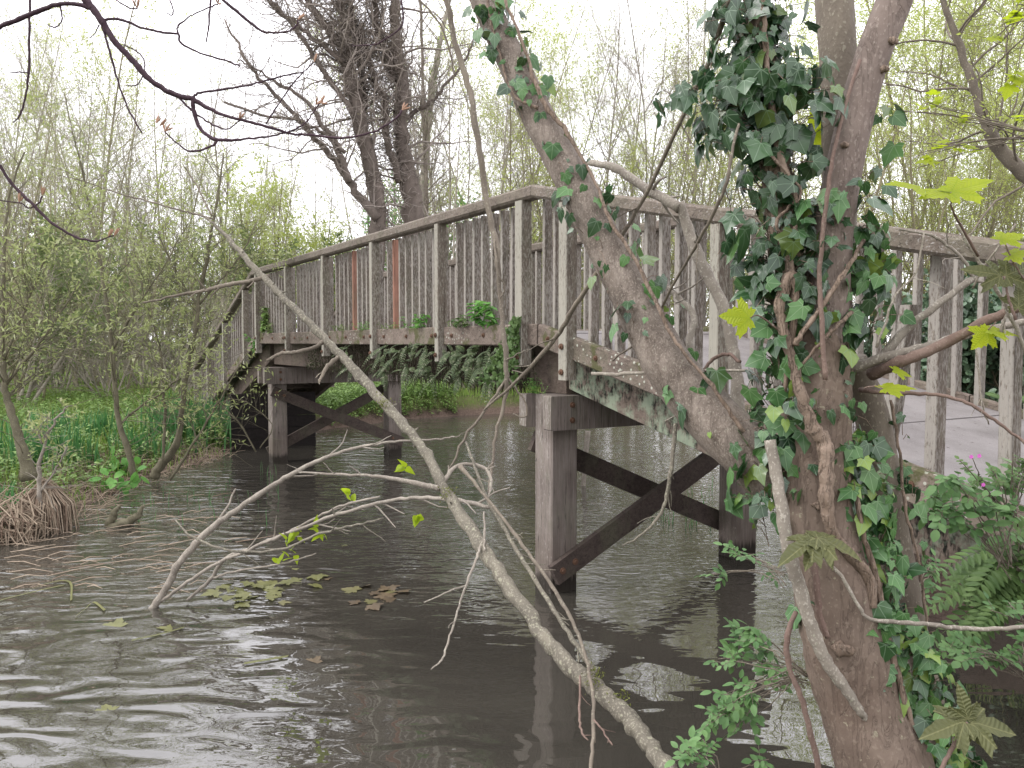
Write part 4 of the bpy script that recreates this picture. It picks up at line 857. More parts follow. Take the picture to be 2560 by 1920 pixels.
# root and moss mat hanging off the mid girder
m1 = MB(); n_ = 2600; tt = rng.uniform(.3, 6.2, n_); dens = rng.uniform(0, 1, n_) < np.interp(tt, [.3, 4, 6.2], [1, .9, .3]); tt = tt[dens]; n_ = len(tt)
zz = ZB-.14-.40*rng.uniform(0, 1, n_); ss = rng.uniform(.12, .27, n_)*np.where(zz > ZB-.2, .8, 1)
B0 = np.array([bp(a, b, c) for a, b, c in zip(tt, ss, zz)]); Ls = rng.uniform(.03, .16, n_)
P = np.stack([B0+np.array([0, 0, -1])*(Ls*f)[:, None]+rng.normal(size=(n_, 3))*.012*f for f in (0, .4, .75, 1)], 1)
tubes(m1, P, np.tile([.004, .003, .002, .001], (n_, 1)), 4)
tag(m1.build('root_mat', M['root']), 'dark mat of hanging roots along the middle girder', 'roots', kind='stuff')
m1 = MB(); n_ = 2600; tt = rng.uniform(.3, 6.6, n_); zz = ZB-.2-.34*rng.uniform(0, 1, n_); B0 = np.array([bp(a, rng.uniform(.17, .25), c) for a, c in zip(tt, zz)])
leaves(m1, NETT, B0, nrm(rng.normal(size=(n_, 3))+[0, 0, -.6]), nrm(rng.normal(size=(n_, 3))+[0, -.6, .5]), rng.uniform(.012, .035, n_), 1.1)
tag(m1.build('moss', leaf('girder_moss', (.028, .035, .014), (.06, .065, .03), ((.12, .14, .07), .88), .8, .15)), 'dark moss and small leaves covering the middle girder', 'moss', kind='stuff')
def weed(label, t_, h, n, mat, tpl=NETT, sz=.05, z=0.0, side=.05, spread=.07):
    c = bp(t_, side, ZB+zoff(t_)+z); r_ = thing('wild_plant', label, 'plant', tuple(c)); m1 = MB(); s1 = MB()
    for i in range(n):
        b = c+np.array([*AX, 0])*rng.normal()*spread; hh = h*rng.uniform(.5, 1.1); e = b+np.array([rng.normal()*.03, rng.normal()*.03, hh])+OUTV*rng.uniform(-.02, .08)
        P = np.linspace(b, e, 5); tubes(s1, P, np.linspace(.002, .001, 5), 4)
        k_ = max(3, int(hh/.028)); f = np.linspace(.15, 1, k_)[:, None]; pp = np.vstack([b*(1-f)+e*f]*2); a = rng.uniform(0, 6.28, len(pp)); d = np.stack([np.cos(a), np.sin(a), rng.uniform(-.4, .4, len(pp))], 1)
        leaves(m1, tpl, pp, d, np.tile([0, 0, 1.], (len(pp), 1))+rng.normal(size=(len(pp), 3))*.2, sz*rng.uniform(.6, 1.2, len(pp)))
    s1.build('stem', M['nettle'], r_); m1.build('foliage', M[mat], r_)
weed('tall nettle clump standing on the edge beam at the far bend of the bridge', 8.45, .42, 7, 'nettle', sz=.09)
weed('low weeds on the beam beside the far nettle clump', 7.95, .2, 5, 'dull', sz=.07)
weed('bright chickweed tuft on the beam left of the third parapet post', 3.75, .09, 12, 'bright', sz=.03, spread=.1)
weed('leafy dandelion tuft on the beam between the second and third posts', 2.3, .13, 9, 'bright', sz=.07, spread=.12)
weed('pale seedlings on the beam right of the third parapet post', 2.95, .07, 12, 'dull', sz=.03, spread=.16)
weed('big-leaved yellowish weed on the beam under the hanging branch', .85, .2, 8, 'bright', sz=.1, spread=.08)
weed('small seedlings on the beam by the second parapet post', 1.5, .06, 9, 'dull', sz=.025, spread=.12)
weed('nettles sprouting below the beam at the far bend', 8.95, .3, 6, 'bright', sz=.08, z=-.32)
weed('grassy seedlings along the beam under the reddish balusters', 4.6, .08, 14, 'dull', sz=.03, spread=.2)
weed('sprawling green weed hanging over the beam right of the second post', 1.25, .1, 10, 'fern', sz=.06, spread=.12)
weed('small-leaved cushion plant on the near pier cap', .12, .12, 26, 'bright', OVAL, .022, z=-.56, side=.1, spread=.05)
# ivy and herb robert trailing at the near pier
c = bp(.3, .0, ZB-.05); r_ = thing('trailing_plant', 'trailing small-leaved plant tumbling over the beam at the near pier', 'plant', tuple(c)); m1 = MB(); n_ = 520
u = rng.uniform(0, 1, n_); pos = np.array([bp(.25+.55*a*rng.uniform(0, 1.2)-.12, -.03-rng.uniform(0, .07), ZB+.06-.55*a) for a in u]); 
leaves(m1, IVY[1], pos, nrm(rng.normal(size=(n_, 3))*.6+[0, 0, -1]), nrm(rng.normal(size=(n_, 3))*.5+[-.4, -1, .5]), rng.uniform(.02, .045, n_)); m1.build('foliage', M['fern'], r_)

# ------------------------------------------------------------------ bank vegetation, left
def inland(n, x0, x1, y0, y1, d0=.05, d1=99, fn=None):
    out = []
    while len(out) < n:
        x = rng.uniform(x0, x1, n*2); y = rng.uniform(y0, y1, n*2); d = sdist(x, y); k_ = (d > d0) & (d < d1)
        tt_ = (x-KX)*AX[0]+(y-KY)*AX[1]; ss_ = (x-KX)*TX[0]+(y-KY)*TX[1]; k_ &= ~((tt_ > 8.2) & (tt_ < 14.8) & (ss_ > -.25) & (ss_ < 2.6)) & ~((tt_ < .5) & (ss_ > .1) & (ss_ < 2.3))
        if fn is not None: k_ &= fn(x, y)
        out += list(zip(x[k_], y[k_]))
    a = np.array(out[:n]); return np.stack([a[:, 0], a[:, 1], gz(a[:, 0], a[:, 1])], 1)
def blades(mb, base, h, wd, lean=.25, mat=0):
    n = len(base); a = rng.uniform(0, 6.28, n); L = np.stack([np.cos(a), np.sin(a)], 1)*(lean*rng.uniform(.2, 1.6, n)*h)[:, None]
    b = rng.uniform(0, 6.28, n); wv = np.stack([np.cos(b), np.sin(b), b*0], 1)*wd/2
    V = []
    for f, wf in ((0, 1), (.45, .9), (.8, .55), (1, .05)):
        c = base+np.stack([L[:, 0]*f*f, L[:, 1]*f*f, h*f*(1-.12*f)], 1); V += [c-wv*wf, c+wv*wf]
    V = np.stack(V, 1); off = (np.arange(n)*8)[:, None, None]; q = np.array([(0, 1, 3, 2), (2, 3, 5, 4), (4, 5, 7, 6)])
    mb.add(V.reshape(-1, 3), quads=(q[None]+off).reshape(-1, 4), mat=mat)
gm = MB(); b = inland(26000, -16, -4, 7, 26, .15); blades(gm, b, rng.uniform(.08, .32, len(b)), .012)
b = inland(9000, -5, 8, 18, 30, .25, 6); blades(gm, b, rng.uniform(.06, .22, len(b)), .015)
b = inland(16000, -40, 30, 22, 60, .5); blades(gm, b, rng.uniform(.1, .35, len(b)), .05)
b = inland(5000, 2, 9, 5, 14, .8); blades(gm, b, rng.uniform(.08, .3, len(b)), .012)
tag(gm.build('grass', M['grass']), 'fresh green grass covering the banks and meadow', 'grass', kind='stuff')
def nettles(mb, base, h, sz, nl=10, mat=0):
    n = len(base); f = np.tile(np.linspace(.3, 1, nl), n); bb = np.repeat(base, nl, 0); hh = np.repeat(h, nl)
    a = rng.uniform(0, 6.28, n*nl); p = bb+np.stack([np.cos(a)*.02, np.sin(a)*.02, hh*f], 1); d = np.stack([np.cos(a), np.sin(a), rng.uniform(-.25, .35, n*nl)], 1)
    leaves(mb, NETT, p, d, np.tile([0, 0, 1.], (n*nl, 1))+rng.normal(size=(n*nl, 3))*.25, sz*rng.uniform(.6, 1.2, n*nl), mat=mat)
nm = MB(); b = inland(3000, -13, -4.6, 9, 22, .35, 9, lambda x, y: wav(x*.8, y*.8) > -.35); nettles(nm, b, rng.uniform(.12, .4, len(b)), .075)
b = inland(1400, -6.5, -1.5, 15, 24, .1, 2.4); nettles(nm, b, rng.uniform(.2, .6, len(b)), .08, 12)
tag(nm.build('nettle_bed', M['nettle']), 'bed of young nettles on the far left bank', 'nettles', kind='stuff')
def clump(name, label, cat, c, n, spread, h, wd, mat, lean=.2, group=None):
    r_ = MB(); a = rng.normal(size=(n, 2))*spread; bb = np.stack([c[0]+a[:, 0], c[1]+a[:, 1], np.full(n, c[2])], 1); bb[:, 2] = gz(bb[:, 0], bb[:, 1]).clip(-.08, 9)
    blades(r_, bb, h*rng.uniform(.6, 1.1, n), wd, lean); o = r_.build(name, M[mat], loc=tuple(c)); return tag(o, label, cat, group)
for px, py, n_, sp2, h_, lab in ((500, 1105, 240, .32, .95, 'tall dark green iris clump by the water left of the bridge ramp'), (430, 1120, 120, .25, .8, 'iris clump behind the slanting willow trunk'), (255, 1130, 90, .2, .6, 'upright iris blades between the two left saplings'), (70, 1190, 130, .3, .75, 'iris blades at the left edge of the frame'), (185, 1180, 60, .14, .6, 'thin iris tuft right of the leftmost trunk'), (30, 1290, 60, .15, .45, 'bright grass tuft low at the left edge'), (600, 1090, 130, .25, .8, 'iris blades closest to the dark void under the far ramp'), (350, 1150, 70, .2, .55, 'short iris blades between the straight and leaning saplings'), (130, 1130, 80, .25, .6, 'iris tuft behind the reed-draped stem')):
    clump('iris_clump', lab, 'iris', onz(px, py, .12), n_, sp2, h_, .028, 'iris')
# leafy plant at the sapling foot
for px, py, lab, n_ in ((285, 1180, 'broad green dock leaves at the foot of the thin sapling', 45), (300, 1215, 'low leaves overhanging the water below the sapling', 30)):
    c = onz(px, py, .1); r_ = MB(); pos = c+np.abs(rng.normal(size=(n_, 3)))*[0, 0, .12]+rng.normal(size=(n_, 3))*[.12, .10, 0]
    leaves(r_, OVAL, pos, nrm(rng.normal(size=(n_, 3))+[0, -.4, .1]), nrm(rng.normal(size=(n_, 3))*.4+[0, -.2, 1]), .16, 1.4); tag(r_.build('dock_plant', M['bright'], loc=tuple(c)), lab, 'plant')
# dead reeds
def reeds(label, px, py, z, n, top, spread, h, mat='straw', g=None):
    c = onz(px, py, z); r_ = MB(); a = rng.uniform(0, 6.28, n); rr_ = spread*rng.uniform(.2, 1, n)**.7
    b_ = np.stack([c[0]+np.cos(a)*rr_, c[1]+np.sin(a)*rr_, np.full(n, -.03)], 1); tp = c+np.array([0, 0, h])+rng.normal(size=(n, 3))*top
    mid = (b_+tp)/2+np.stack([np.cos(a), np.sin(a), a*0], 1)*spread*.35+np.array([0, 0, .05]); P = np.stack([tp, (tp+mid)/2+[0, 0, .02], mid, (mid+b_)/2, b_], 1)
    tubes(r_, P, np.tile([.003, .006, .007, .006, .004], (n, 1)), 4); return tag(r_.build('dead_reeds', M[mat], loc=tuple(c)), label, 'reeds', g)
reeds('bundle of drooping straw-coloured dead reeds heaped over a broken stem at the left', 115, 1325, 0, 260, .035, .32, .5)
reeds('brown matted dead reeds spreading on the water at the left edge', 20, 1350, 0, 200, .12, .38, .26)
m1 = MB(); n_ = 170; px_ = rng.uniform(0, 640, n_); py_ = rng.uniform(1230, 1480, n_); keep = rng.uniform(0, 1, n_) < np.interp(px_, [0, 640], [1, .25]); c = np.array([onz(a, b_) for a, b_ in zip(px_[keep], py_[keep])]); n_ = len(c)
a = rng.uniform(-.6, .6, n_); L = rng.uniform(.1, .55, n_); d = np.stack([np.cos(a), np.sin(a), rng.uniform(-.05, .35, n_)], 1)
P = np.stack([c-d*(L*.5)[:, None]*[1, 1, .2], c+[0, 0, .03], c+d*(L*.5)[:, None]], 1); tubes(m1, P, np.tile([.003, .004, .002], (n_, 1)), 4)
tag(m1.build('reed_litter', M['straw']), 'loose dead reed stalks lying on the shallow water at left', 'reed litter', kind='stuff')
m1 = MB(); n_ = 150; px_ = np.concatenate([rng.uniform(150, 700, 90), rng.uniform(1620, 1790, 60)]); py_ = np.concatenate([rng.uniform(1180, 1330, 90), rng.uniform(1230, 1330, 60)]); c = np.array([onz(a, b_, -.03) for a, b_ in zip(px_, py_)]); blades(m1, c, rng.uniform(.08, .3, n_), .008, .2)
tag(m1.build('water_sedge', M['iris']), 'thin green sedge blades standing in the shallows', 'sedge', kind='stuff')
m1 = MB(); b = inland(1500, -8, -4.4, 7.6, 16, -.12, 1.1); n_ = len(b); a = rng.uniform(0, 6.28, n_); L = rng.uniform(.08, .5, n_)*rng.uniform(.5, 1, n_); d = np.stack([np.cos(a), np.sin(a), rng.uniform(-.1, .9, n_)], 1); b = b+[0, 0, .03]
P = np.stack([b, b+d*(L*.5)[:, None]+[0, 0, .02], b+d*L[:, None]*[1, 1, .7]], 1); tubes(m1, P, np.tile([.0035, .003, .0015], (n_, 1)), 4)
tag(m1.build('dead_stalks', M['straw']), 'tangle of dead straw stalks along the left bank edge', 'dead stalks', kind='stuff')
# driftwood
dw = thing('driftwood', 'dark forked piece of driftwood lying in the water below the left saplings', 'driftwood', tuple(onz(285, 1315)))
m1 = MB(); Yd = onz(285, 1315)[1]
limb(m1, [(268, 1322, Yd, 26), (300, 1312, Yd, 24), (330, 1300, Yd, 20), (350, 1282, Yd, 13), (355, 1265, Yd, 5)], 10, 5, 0, .1, wob=.006); limb(m1, [(270, 1320, Yd, 20), (278, 1300, Yd, 18), (290, 1275, Yd, 13), (298, 1265, Yd, 8)], 9, 5, 0, .1, wob=.005); limb(m1, [(335, 1300, Yd, 8), (345, 1308, Yd, 7), (352, 1318, Yd, 4)], 6, 4)
m1.build('wood', M['sapbark'], dw, smooth=True)
m1 = MB(); pt_ = onz(1465, 1215, 0); Ys = pt_[1]; limb(m1, [(1458, 1235, Ys, 12), (1462, 1160, Ys, 12), (1466, 1120, Ys, 13), (1470, 1078, Ys, 13)], 9, 4, 0, .04)
tag(m1.build('stake', M['pale'], smooth=True, loc=tuple(pt_)), 'pale wooden stake standing in the water behind the near pier', 'stake')
# leaves floating or just under the surface
k = 0
for lab, cl, mat, sz in (('olive sycamore leaves floating where the arching twigs touch the water', ((600, 1455), (640, 1470), (575, 1480), (690, 1470), (745, 1448), (620, 1490)), 'algae', .18), ('brown sycamore leaves drifting half sunk in mid-stream', ((925, 1475), (955, 1500), (985, 1480), (915, 1500)), 'deadleaf', .16), ('single brown leaf sunk near the bottom centre-left', ((790, 1660),), 'deadleaf', .19), ('long pale floating leaves drifting at left', ((290, 1560), (430, 1575)), 'algae', .2), ('yellowish leaf pieces in the lower left ripples', ((330, 1760), (290, 1785)), 'algae', .15), ('brownish floating leaf by the yellow stalk', ((660, 1650), (700, 1645)), 'algae', .17), ('sunken brown leaves right of the olive floating leaves', ((790, 1450), (820, 1445), (690, 1500)), 'deadleaf', .17), ('yellow floating leaf under the green sprig', ((720, 1415), (740, 1420), (860, 1362)), 'algae', .15)):
    m1 = MB(); cl = list(cl)
    if len(cl) > 3: cl = cl+[(a+rng.normal()*26, b_+rng.normal()*10) for a, b_ in cl*3]
    c = np.array([onz(a, b_, .004+.0012*i) for i, (a, b_) in enumerate(cl)]); n_ = len(c); a = rng.uniform(0, 6.28, n_)
    flat = (SYC[0]*[1, 1, .5], SYC[1], SYC[2], SYC[3]); leaves(m1, flat, c-[0, 0, .006]+rng.normal(size=c.shape)*[.03, .03, 0], np.stack([np.cos(a), np.sin(a), a*0], 1), np.tile([0, 0, 1.], (n_, 1))+rng.normal(size=(n_, 3))*.17, sz*rng.uniform(.45, .95, n_), .9)
    tag(m1.build('floating_leaves', M[mat], uvs=True, loc=tuple(c[0])), lab, 'leaves')
m1 = MB()
for pts in ([(60, 1480), (130, 1455), (175, 1455), (178, 1500)], [(190, 1540), (215, 1520), (235, 1505), (262, 1525)], [(330, 1600), (400, 1585), (460, 1568)], [(0, 1500), (100, 1475), (160, 1462)], [(610, 1658), (660, 1650), (720, 1640)]):
    P = catmull([onz(a, b_, .012) for a, b_ in pts], 4); n_ = len(P); wv = np.array([.0, .016, .0]); V = np.stack([P-wv, P+wv], 1).reshape(-1, 3); m1.add(V, quads=[(2*i, 2*i+1, 2*i+3, 2*i+2) for i in range(n_-1)])
tag(m1.build('floating_reed', M['algae']), 'pale green flat reed blades floating at the left', 'reeds', kind='stuff')

# ------------------------------------------------------------------ trees: generators
def stem_paths(n, H, r0, spread, wob, m=14, bend=.0, x0=.15):
    P = np.zeros((n, m, 3)); Rr = np.zeros((n, m))
    for i in range(n):
        a = rng.uniform(0, 6.28); d = nrm(np.array([math.cos(a)*spread*rng.uniform(.3, 1), math.sin(a)*spread*rng.uniform(.3, 1), 1.])); p = np.array([rng.normal()*x0, rng.normal()*x0, -.1]); h = H*rng.uniform(.75, 1.05)
        for j in range(m):
            P[i, j] = p; d = nrm(d+rng.normal(size=3)*wob+np.array([0, 0, .04])); p = p+d*h/(m-1)
        Rr[i] = r0*rng.uniform(.6, 1)*np.linspace(1, .12, m)**.9
    return P, Rr
def make_tree(name, label, cat, barkm, leafm, n=3, H=9, r0=.08, spread=.35, k1=16, L1=2.6, k2=9, L2=.9, k3=0, L3=.35, ls=.05, lw=1.6, per=7, a1=.7, wob=.12, trop=.06, group=None, f0=.15, droop=.3, tpl=WILL, leafs3=0):
    root = thing(name, label, cat, (0, 0, -50), group)
    tm = MB(); P0, R0 = stem_paths(n, H, r0, spread, .05); tubes(tm, P0, R0, 8, lump=.04)
    P1, R1 = level(P0, R0, k1, 8, L1, a1, f0, 1, trop, wob, .5, .55, .2, .03); tubes(tm, P1, R1, 5)
    o = MB.build(tm, 'trunk', M[barkm], None, smooth=True, loc=(0, 0, 0)); o.parent = root
    cm = MB(); P2, R2 = level(P1, R1, k2, 6, L2, .7, .15, 1, trop, wob*1.2, .6, .4, .3, .008); tubes(cm, P2, R2, 3, 0)
    Pl = P2
    if k3: P3, R3 = level(P2, R2, k3, 5, L3, .6, .1, 1, trop, wob*1.4, .7, .3, .4, .004); tubes(cm, P3, R3, 3, 0); Pl = P3
    if per: rleaf(cm, Pl, per, ls, lw, droop, .05, 1, tpl)
    o = MB.build(cm, 'crown', [M[barkm], M[leafm]], None, loc=(0, 0, 0)); o.parent = root
    return root
G1 = 'hazy willows beyond the left bank'; G2 = 'thin trees behind the bridge'; G3 = 'leafing willows behind the near ramp'; G4 = 'far hedge trees'
protos = {
 'will': make_tree('willow_tree', '', 'tree', 'willbark', 'will', 4, 7, .06, .45, 16, 2.2, 9, .8, 3, .35, .05, 1.5, 3),
 'willy': make_tree('willow_tree', '', 'tree', 'willbark', 'willy', 4, 7.5, .06, .45, 16, 2.4, 9, .9, 3, .4, .055, 1.6, 4),
 'thin': make_tree('bare_tree', '', 'tree', 'bgbark', 'bud', 2, 12, .09, .14, 22, 3.0, 9, 1.0, 3, .4, .04, 1.4, 1, a1=.6, trop=.10),
 'bush': make_tree('hedge_shrub', '', 'shrub', 'bgbark', 'dull', 7, 3.8, .05, .8, 12, 1.6, 8, .6, 3, .28, .075, 2.4, 5, wob=.2),
 'bushy': make_tree('hedge_shrub', '', 'shrub', 'willbark', 'willy', 7, 4.4, .05, .7, 12, 1.6, 8, .6, 3, .28, .06, 2.0, 5, wob=.18),
 'briar': make_tree('hedge_shrub', '', 'shrub', 'bgbark', 'will', 9, 3.2, .03, 1.0, 10, 1.8, 8, .8, 2, .4, .05, 1.8, 2, wob=.25),
 'fine': make_tree('fine_willow', '', 'tree', 'willbark', 'willy', 2, 12, .045, .42, 18, 3.8, 11, 1.5, 5, .6, .065, 1.6, 5, a1=.6, trop=.03),
 'finep': make_tree('fine_willow', '', 'tree', 'bgbark', 'bud', 2, 12, .05, .42, 20, 3.8, 11, 1.5, 5, .6, .04, 1.4, 1, a1=.6, trop=.03),
 'laurel': make_tree('evergreen_shrub', '', 'shrub', 'sapbark', 'ivy', 7, 2.2, .03, .7, 10, .9, 7, .4, 3, .2, .09, 1.5, 5, wob=.25, tpl=OVAL),
 'green': make_tree('leafy_shrub', '', 'shrub', 'bgbark', 'bright', 5, 4.5, .05, .6, 10, 1.5, 8, .6, 3, .3, .06, 3, 4, wob=.2),
}
used = set(); seen = set(); reg = []
MARK = [(-400, 'at the left edge'), (90, 'over the leftmost willow sapling'), (210, 'just left of the straight sapling'), (300, 'behind the straight sapling'), (400, 'between the straight and the leaning sapling'), (480, 'behind the leaning sapling'), (560, 'left of the far ramp rail'), (640, 'over the far bend of the handrail'), (740, 'behind the far middle-span rail'), (860, 'behind the reddish balusters'), (950, 'behind the dark twin-trunked tree'), (1070, 'just right of the dark tree'), (1170, 'behind the hanging branch'), (1270, 'left of the leaning stem'), (1400, 'behind the leaning stem'), (1500, 'just right of the leaning stem'), (1600, 'above the pale dead branch'), (1720, 'left of the ivy-covered stem'), (1850, 'behind the ivy-covered stem'), (2020, 'behind the two bare stems'), (2200, 'just right of the reddish stem'), (2300, 'above the right-hand handrail'), (2400, 'behind the yellow sycamore leaves'), (2490, 'near the right edge'), (2560, 'at the right edge')]
def place(px): return [m for p, m in MARK if p <= px][-1]
def plant(kind, x, y, s=1.0, label=None, group=None, name=None, rz=None):
    while float(sdist(np.array([x]), np.array([y]))[0]) < .8: x *= 1.04; y *= 1.04
    src = protos[kind]; z = float(gz(np.array([x]), np.array([y]))[0])-.05; rz = float(rng.uniform(0, 6.28)) if rz is None else rz
    if group:
        lab = label+' '+place(x/y*FPX+1280)
        if lab in seen: lab = lab+(', farther back' if y > 26 else ', nearer the bridge')
        if lab in seen: lab = lab.replace(', farther back', ', farthest back').replace(', nearer the bridge', ', nearest')
        seen.add(lab); label = lab
    if kind not in used:
        used.add(kind); src.location = (x, y, z); src.rotation_euler = (0, 0, rz); src.scale = (s, s, s); src['label'] = label
        if group: src['group'] = group
        return src
    return copy_tree(src, (x, y, z), rz, s, label, group)
def X(px, Y): return (px-1280)/FPX*Y
# far hedge line across the whole view
hed = [(-60, 46, 1.5, 'bush'), (90, 44, 1.4, 'briar'), (240, 47, 1.5, 'bush'), (380, 43, 1.3, 'briar'), (520, 46, 1.4, 'bush'), (640, 42, 1.35, 'bushy'), (760, 45, 1.4, 'bushy'), (900, 46, 1.4, 'bush'), (1040, 44, 1.3, 'green'), (1180, 46, 1.4, 'bushy'), (1320, 45, 1.4, 'bushy'), (1460, 47, 1.3, 'bush'), (1600, 44, 1.4, 'bushy'), (1740, 46, 1.5, 'bushy'), (1880, 44, 1.4, 'bush'), (2020, 46, 1.5, 'bushy'), (2180, 44, 1.5, 'bushy'), (2330, 46, 1.4, 'bush'), (2480, 44, 1.5, 'bushy'), (2640, 46, 1.5, 'bushy'), (-200, 44, 1.5, 'bush')]
for px, Y, s, kd in hed: plant(kd, X(px, Y), Y, s, {'bush': 'dull green far hedge shrub', 'briar': 'tangled twiggy far hedge shrub', 'bushy': 'yellow-green far hedge shrub', 'green': 'fresh green far hedge shrub'}[kd], G4+' '+kd)
# dark thicket on the left, 18-28 m
for px, Y, s, kd in ((-80, 22, 1.1, 'briar'), (40, 20, 1.15, 'bush'), (150, 24, 1.3, 'briar'), (270, 22, 1.0, 'briar'), (360, 27, 1.3, 'bush'), (450, 24, 1.15, 'briar'), (560, 28, 1.3, 'bush'), (90, 30, 1.5, 'bush'), (250, 32, 1.5, 'bush'), (-20, 27, 1.4, 'bush')):
    plant(kd, X(px, Y), Y, s, 'dense twiggy meadow thicket' if kd == 'briar' else 'dull leafy meadow thicket shrub', 'left thicket shrubs '+kd)
plant('bushy', X(665, 31), 31, 1.7, 'rounded yellow-green willow standing behind the far end of the bridge', None)
plant('bushy', X(800, 36), 36, 1.5, 'yellow-green willow behind the foot of the dark twin-trunked tree', None)
plant('green', X(1190, 27), 27, 1.05, 'bright green shrub right of the dark twin-trunked tree', None)
plant('green', X(1130, 33), 33, 1.2, 'paler green shrub farther back right of the dark tree', None)
for px, Y, s, kd in ((1000, 32, 1.4, 'bush'), (1090, 31, 1.6, 'green'), (1180, 33, 1.7, 'bushy'), (1270, 31, 1.5, 'bush'), (900, 34, 1.3, 'bushy'), (1390, 32, 1.3, 'bushy'), (1520, 33, 1.3, 'bush'), (1640, 32, 1.3, 'bushy'), (1050, 28, 1.0, 'briar'), (1330, 30, 1.2, 'briar')):
    plant(kd, X(px, Y), Y, s, {'bush': 'dull green shrub on the opposite bank', 'bushy': 'yellow-green shrub on the opposite bank', 'green': 'fresh green shrub on the opposite bank', 'briar': 'twiggy shrub on the opposite bank'}[kd], 'shrubs on the opposite bank '+kd)
# willows left, mid distance
for px, Y, s in ((-60, 17, .95), (60, 21, 1.1), (170, 28, 1.4), (300, 24, 1.05), (420, 32, 1.2), (520, 26, .9), (100, 36, 1.7), (330, 38, 1.5), (590, 36, 1.2)):
    plant('will', X(px, Y), Y, s, 'pale leafing willow', G1)
for px, Y, s, kd in ((0, 34, 1.5, 'finep'), (140, 33, 1.6, 'fine'), (290, 34, 1.5, 'finep'), (420, 36, 1.5, 'finep'), (2290, 32, 1.8, 'fine'), (2410, 34, 1.9, 'fine'), (2530, 31, 1.7, 'fine'), (2210, 36, 1.8, 'fine'), (1340, 38, 1.6, 'finep'), (1650, 38, 1.7, 'fine'), (-60, 44, 1.9, 'finep'), (90, 50, 2.1, 'fine'), (230, 46, 1.8, 'finep'), (360, 52, 1.9, 'finep'), (500, 47, 1.5, 'finep'), (640, 52, 1.5, 'fine'), (780, 48, 1.4, 'finep'), (920, 50, 1.9, 'finep'), (1100, 42, 1.7, 'fine'), (1220, 48, 2.0, 'finep'), (1370, 44, 1.8, 'fine'), (1480, 50, 2.1, 'finep'), (1590, 45, 1.8, 'fine'), (1720, 50, 2.1, 'finep'), (1850, 46, 1.8, 'fine'), (2050, 48, 2.1, 'fine'), (2200, 42, 1.9, 'fine'), (2320, 46, 2.2, 'fine'), (2430, 40, 1.9, 'fine'), (2550, 44, 2.2, 'fine'), (2650, 36, 1.8, 'fine')):
    plant(kd, X(px, Y), Y, s, 'faint far fine-twigged tree', 'faint far trees against the sky')
for px, Y, s, kd in ((-40, 24, 1.1, 'finep'), (60, 28, 1.2, 'finep'), (150, 25, 1.0, 'finep'), (250, 29, 1.1, 'fine'), (350, 27, .85, 'finep'), (450, 31, 1.0, 'finep'), (560, 30, .8, 'fine'), (690, 32, .95, 'finep'), (800, 34, 1.0, 'finep'), (560, 38, 1.2, 'finep'), (180, 36, 1.35, 'finep'), (1000, 30, 1.1, 'finep'), (1190, 29, 1.2, 'fine'), (1130, 22, 1.0, 'finep'), (1250, 26, 1.1, 'fine'),
    (1430, 27, 1.1, 'finep'), (1560, 26, .9, 'fine'), (1660, 29, 1.3, 'finep'), (2010, 24, 1.1, 'fine'), (2240, 19, 1.0, 'fine'), (2380, 16, .95, 'fine'), (2510, 20, 1.25, 'fine'), (2620, 15, 1.1, 'fine'), (1340, 30, 1.3, 'finep'), (1480, 27, 1.35, 'finep'), (1600, 28, 1.4, 'finep'), (1700, 27, 1.3, 'finep'), (1900, 28, 1.1, 'fine')):
    plant(kd, X(px, Y), Y, s, 'tall willow with fine hanging twigs' if kd == 'fine' else 'tall sparse grey willow', 'fine-twigged willows against the sky')
for px, Y, s in ((560, 34, 1.1), (650, 38, 1.05), (1085, 25, 1.0), (1150, 30, 1.1), (1215, 24, .85), (1420, 34, 1.2), (1560, 30, 1.1), (1700, 36, 1.3), (1010, 30, 1.1), (380, 42, 1.0), (20, 34, 1.0)):
    plant('thin', X(px, Y), Y, s, 'slender bare tree', G2)
for px, Y, s in ((1430, 27, 1.05), (1560, 24, .9), (1680, 26, 1.1), (1800, 22, .9), (2260, 17, 1.0), (2380, 20, 1.15), (2500, 16, 1.0), (2620, 18, 1.2), (2330, 28, 1.4), (2480, 26, 1.4), (2180, 25, 1.2), (1980, 27, 1.4), (1330, 33, 1.1)):
    plant('willy', X(px, Y), Y, s, 'yellow-green leafing willow', G3)
for px, Y, s, kd in ((2300, 9.5, .8, 'laurel'), (2430, 8.3, .75, 'laurel'), (2540, 7.8, .8, 'laurel'), (2150, 11, .9, 'laurel'), (2000, 14, .6, 'bush')):
    plant(kd, X(px, Y), Y, s, 'dark leafy shrub', 'shrubs on the right bank')

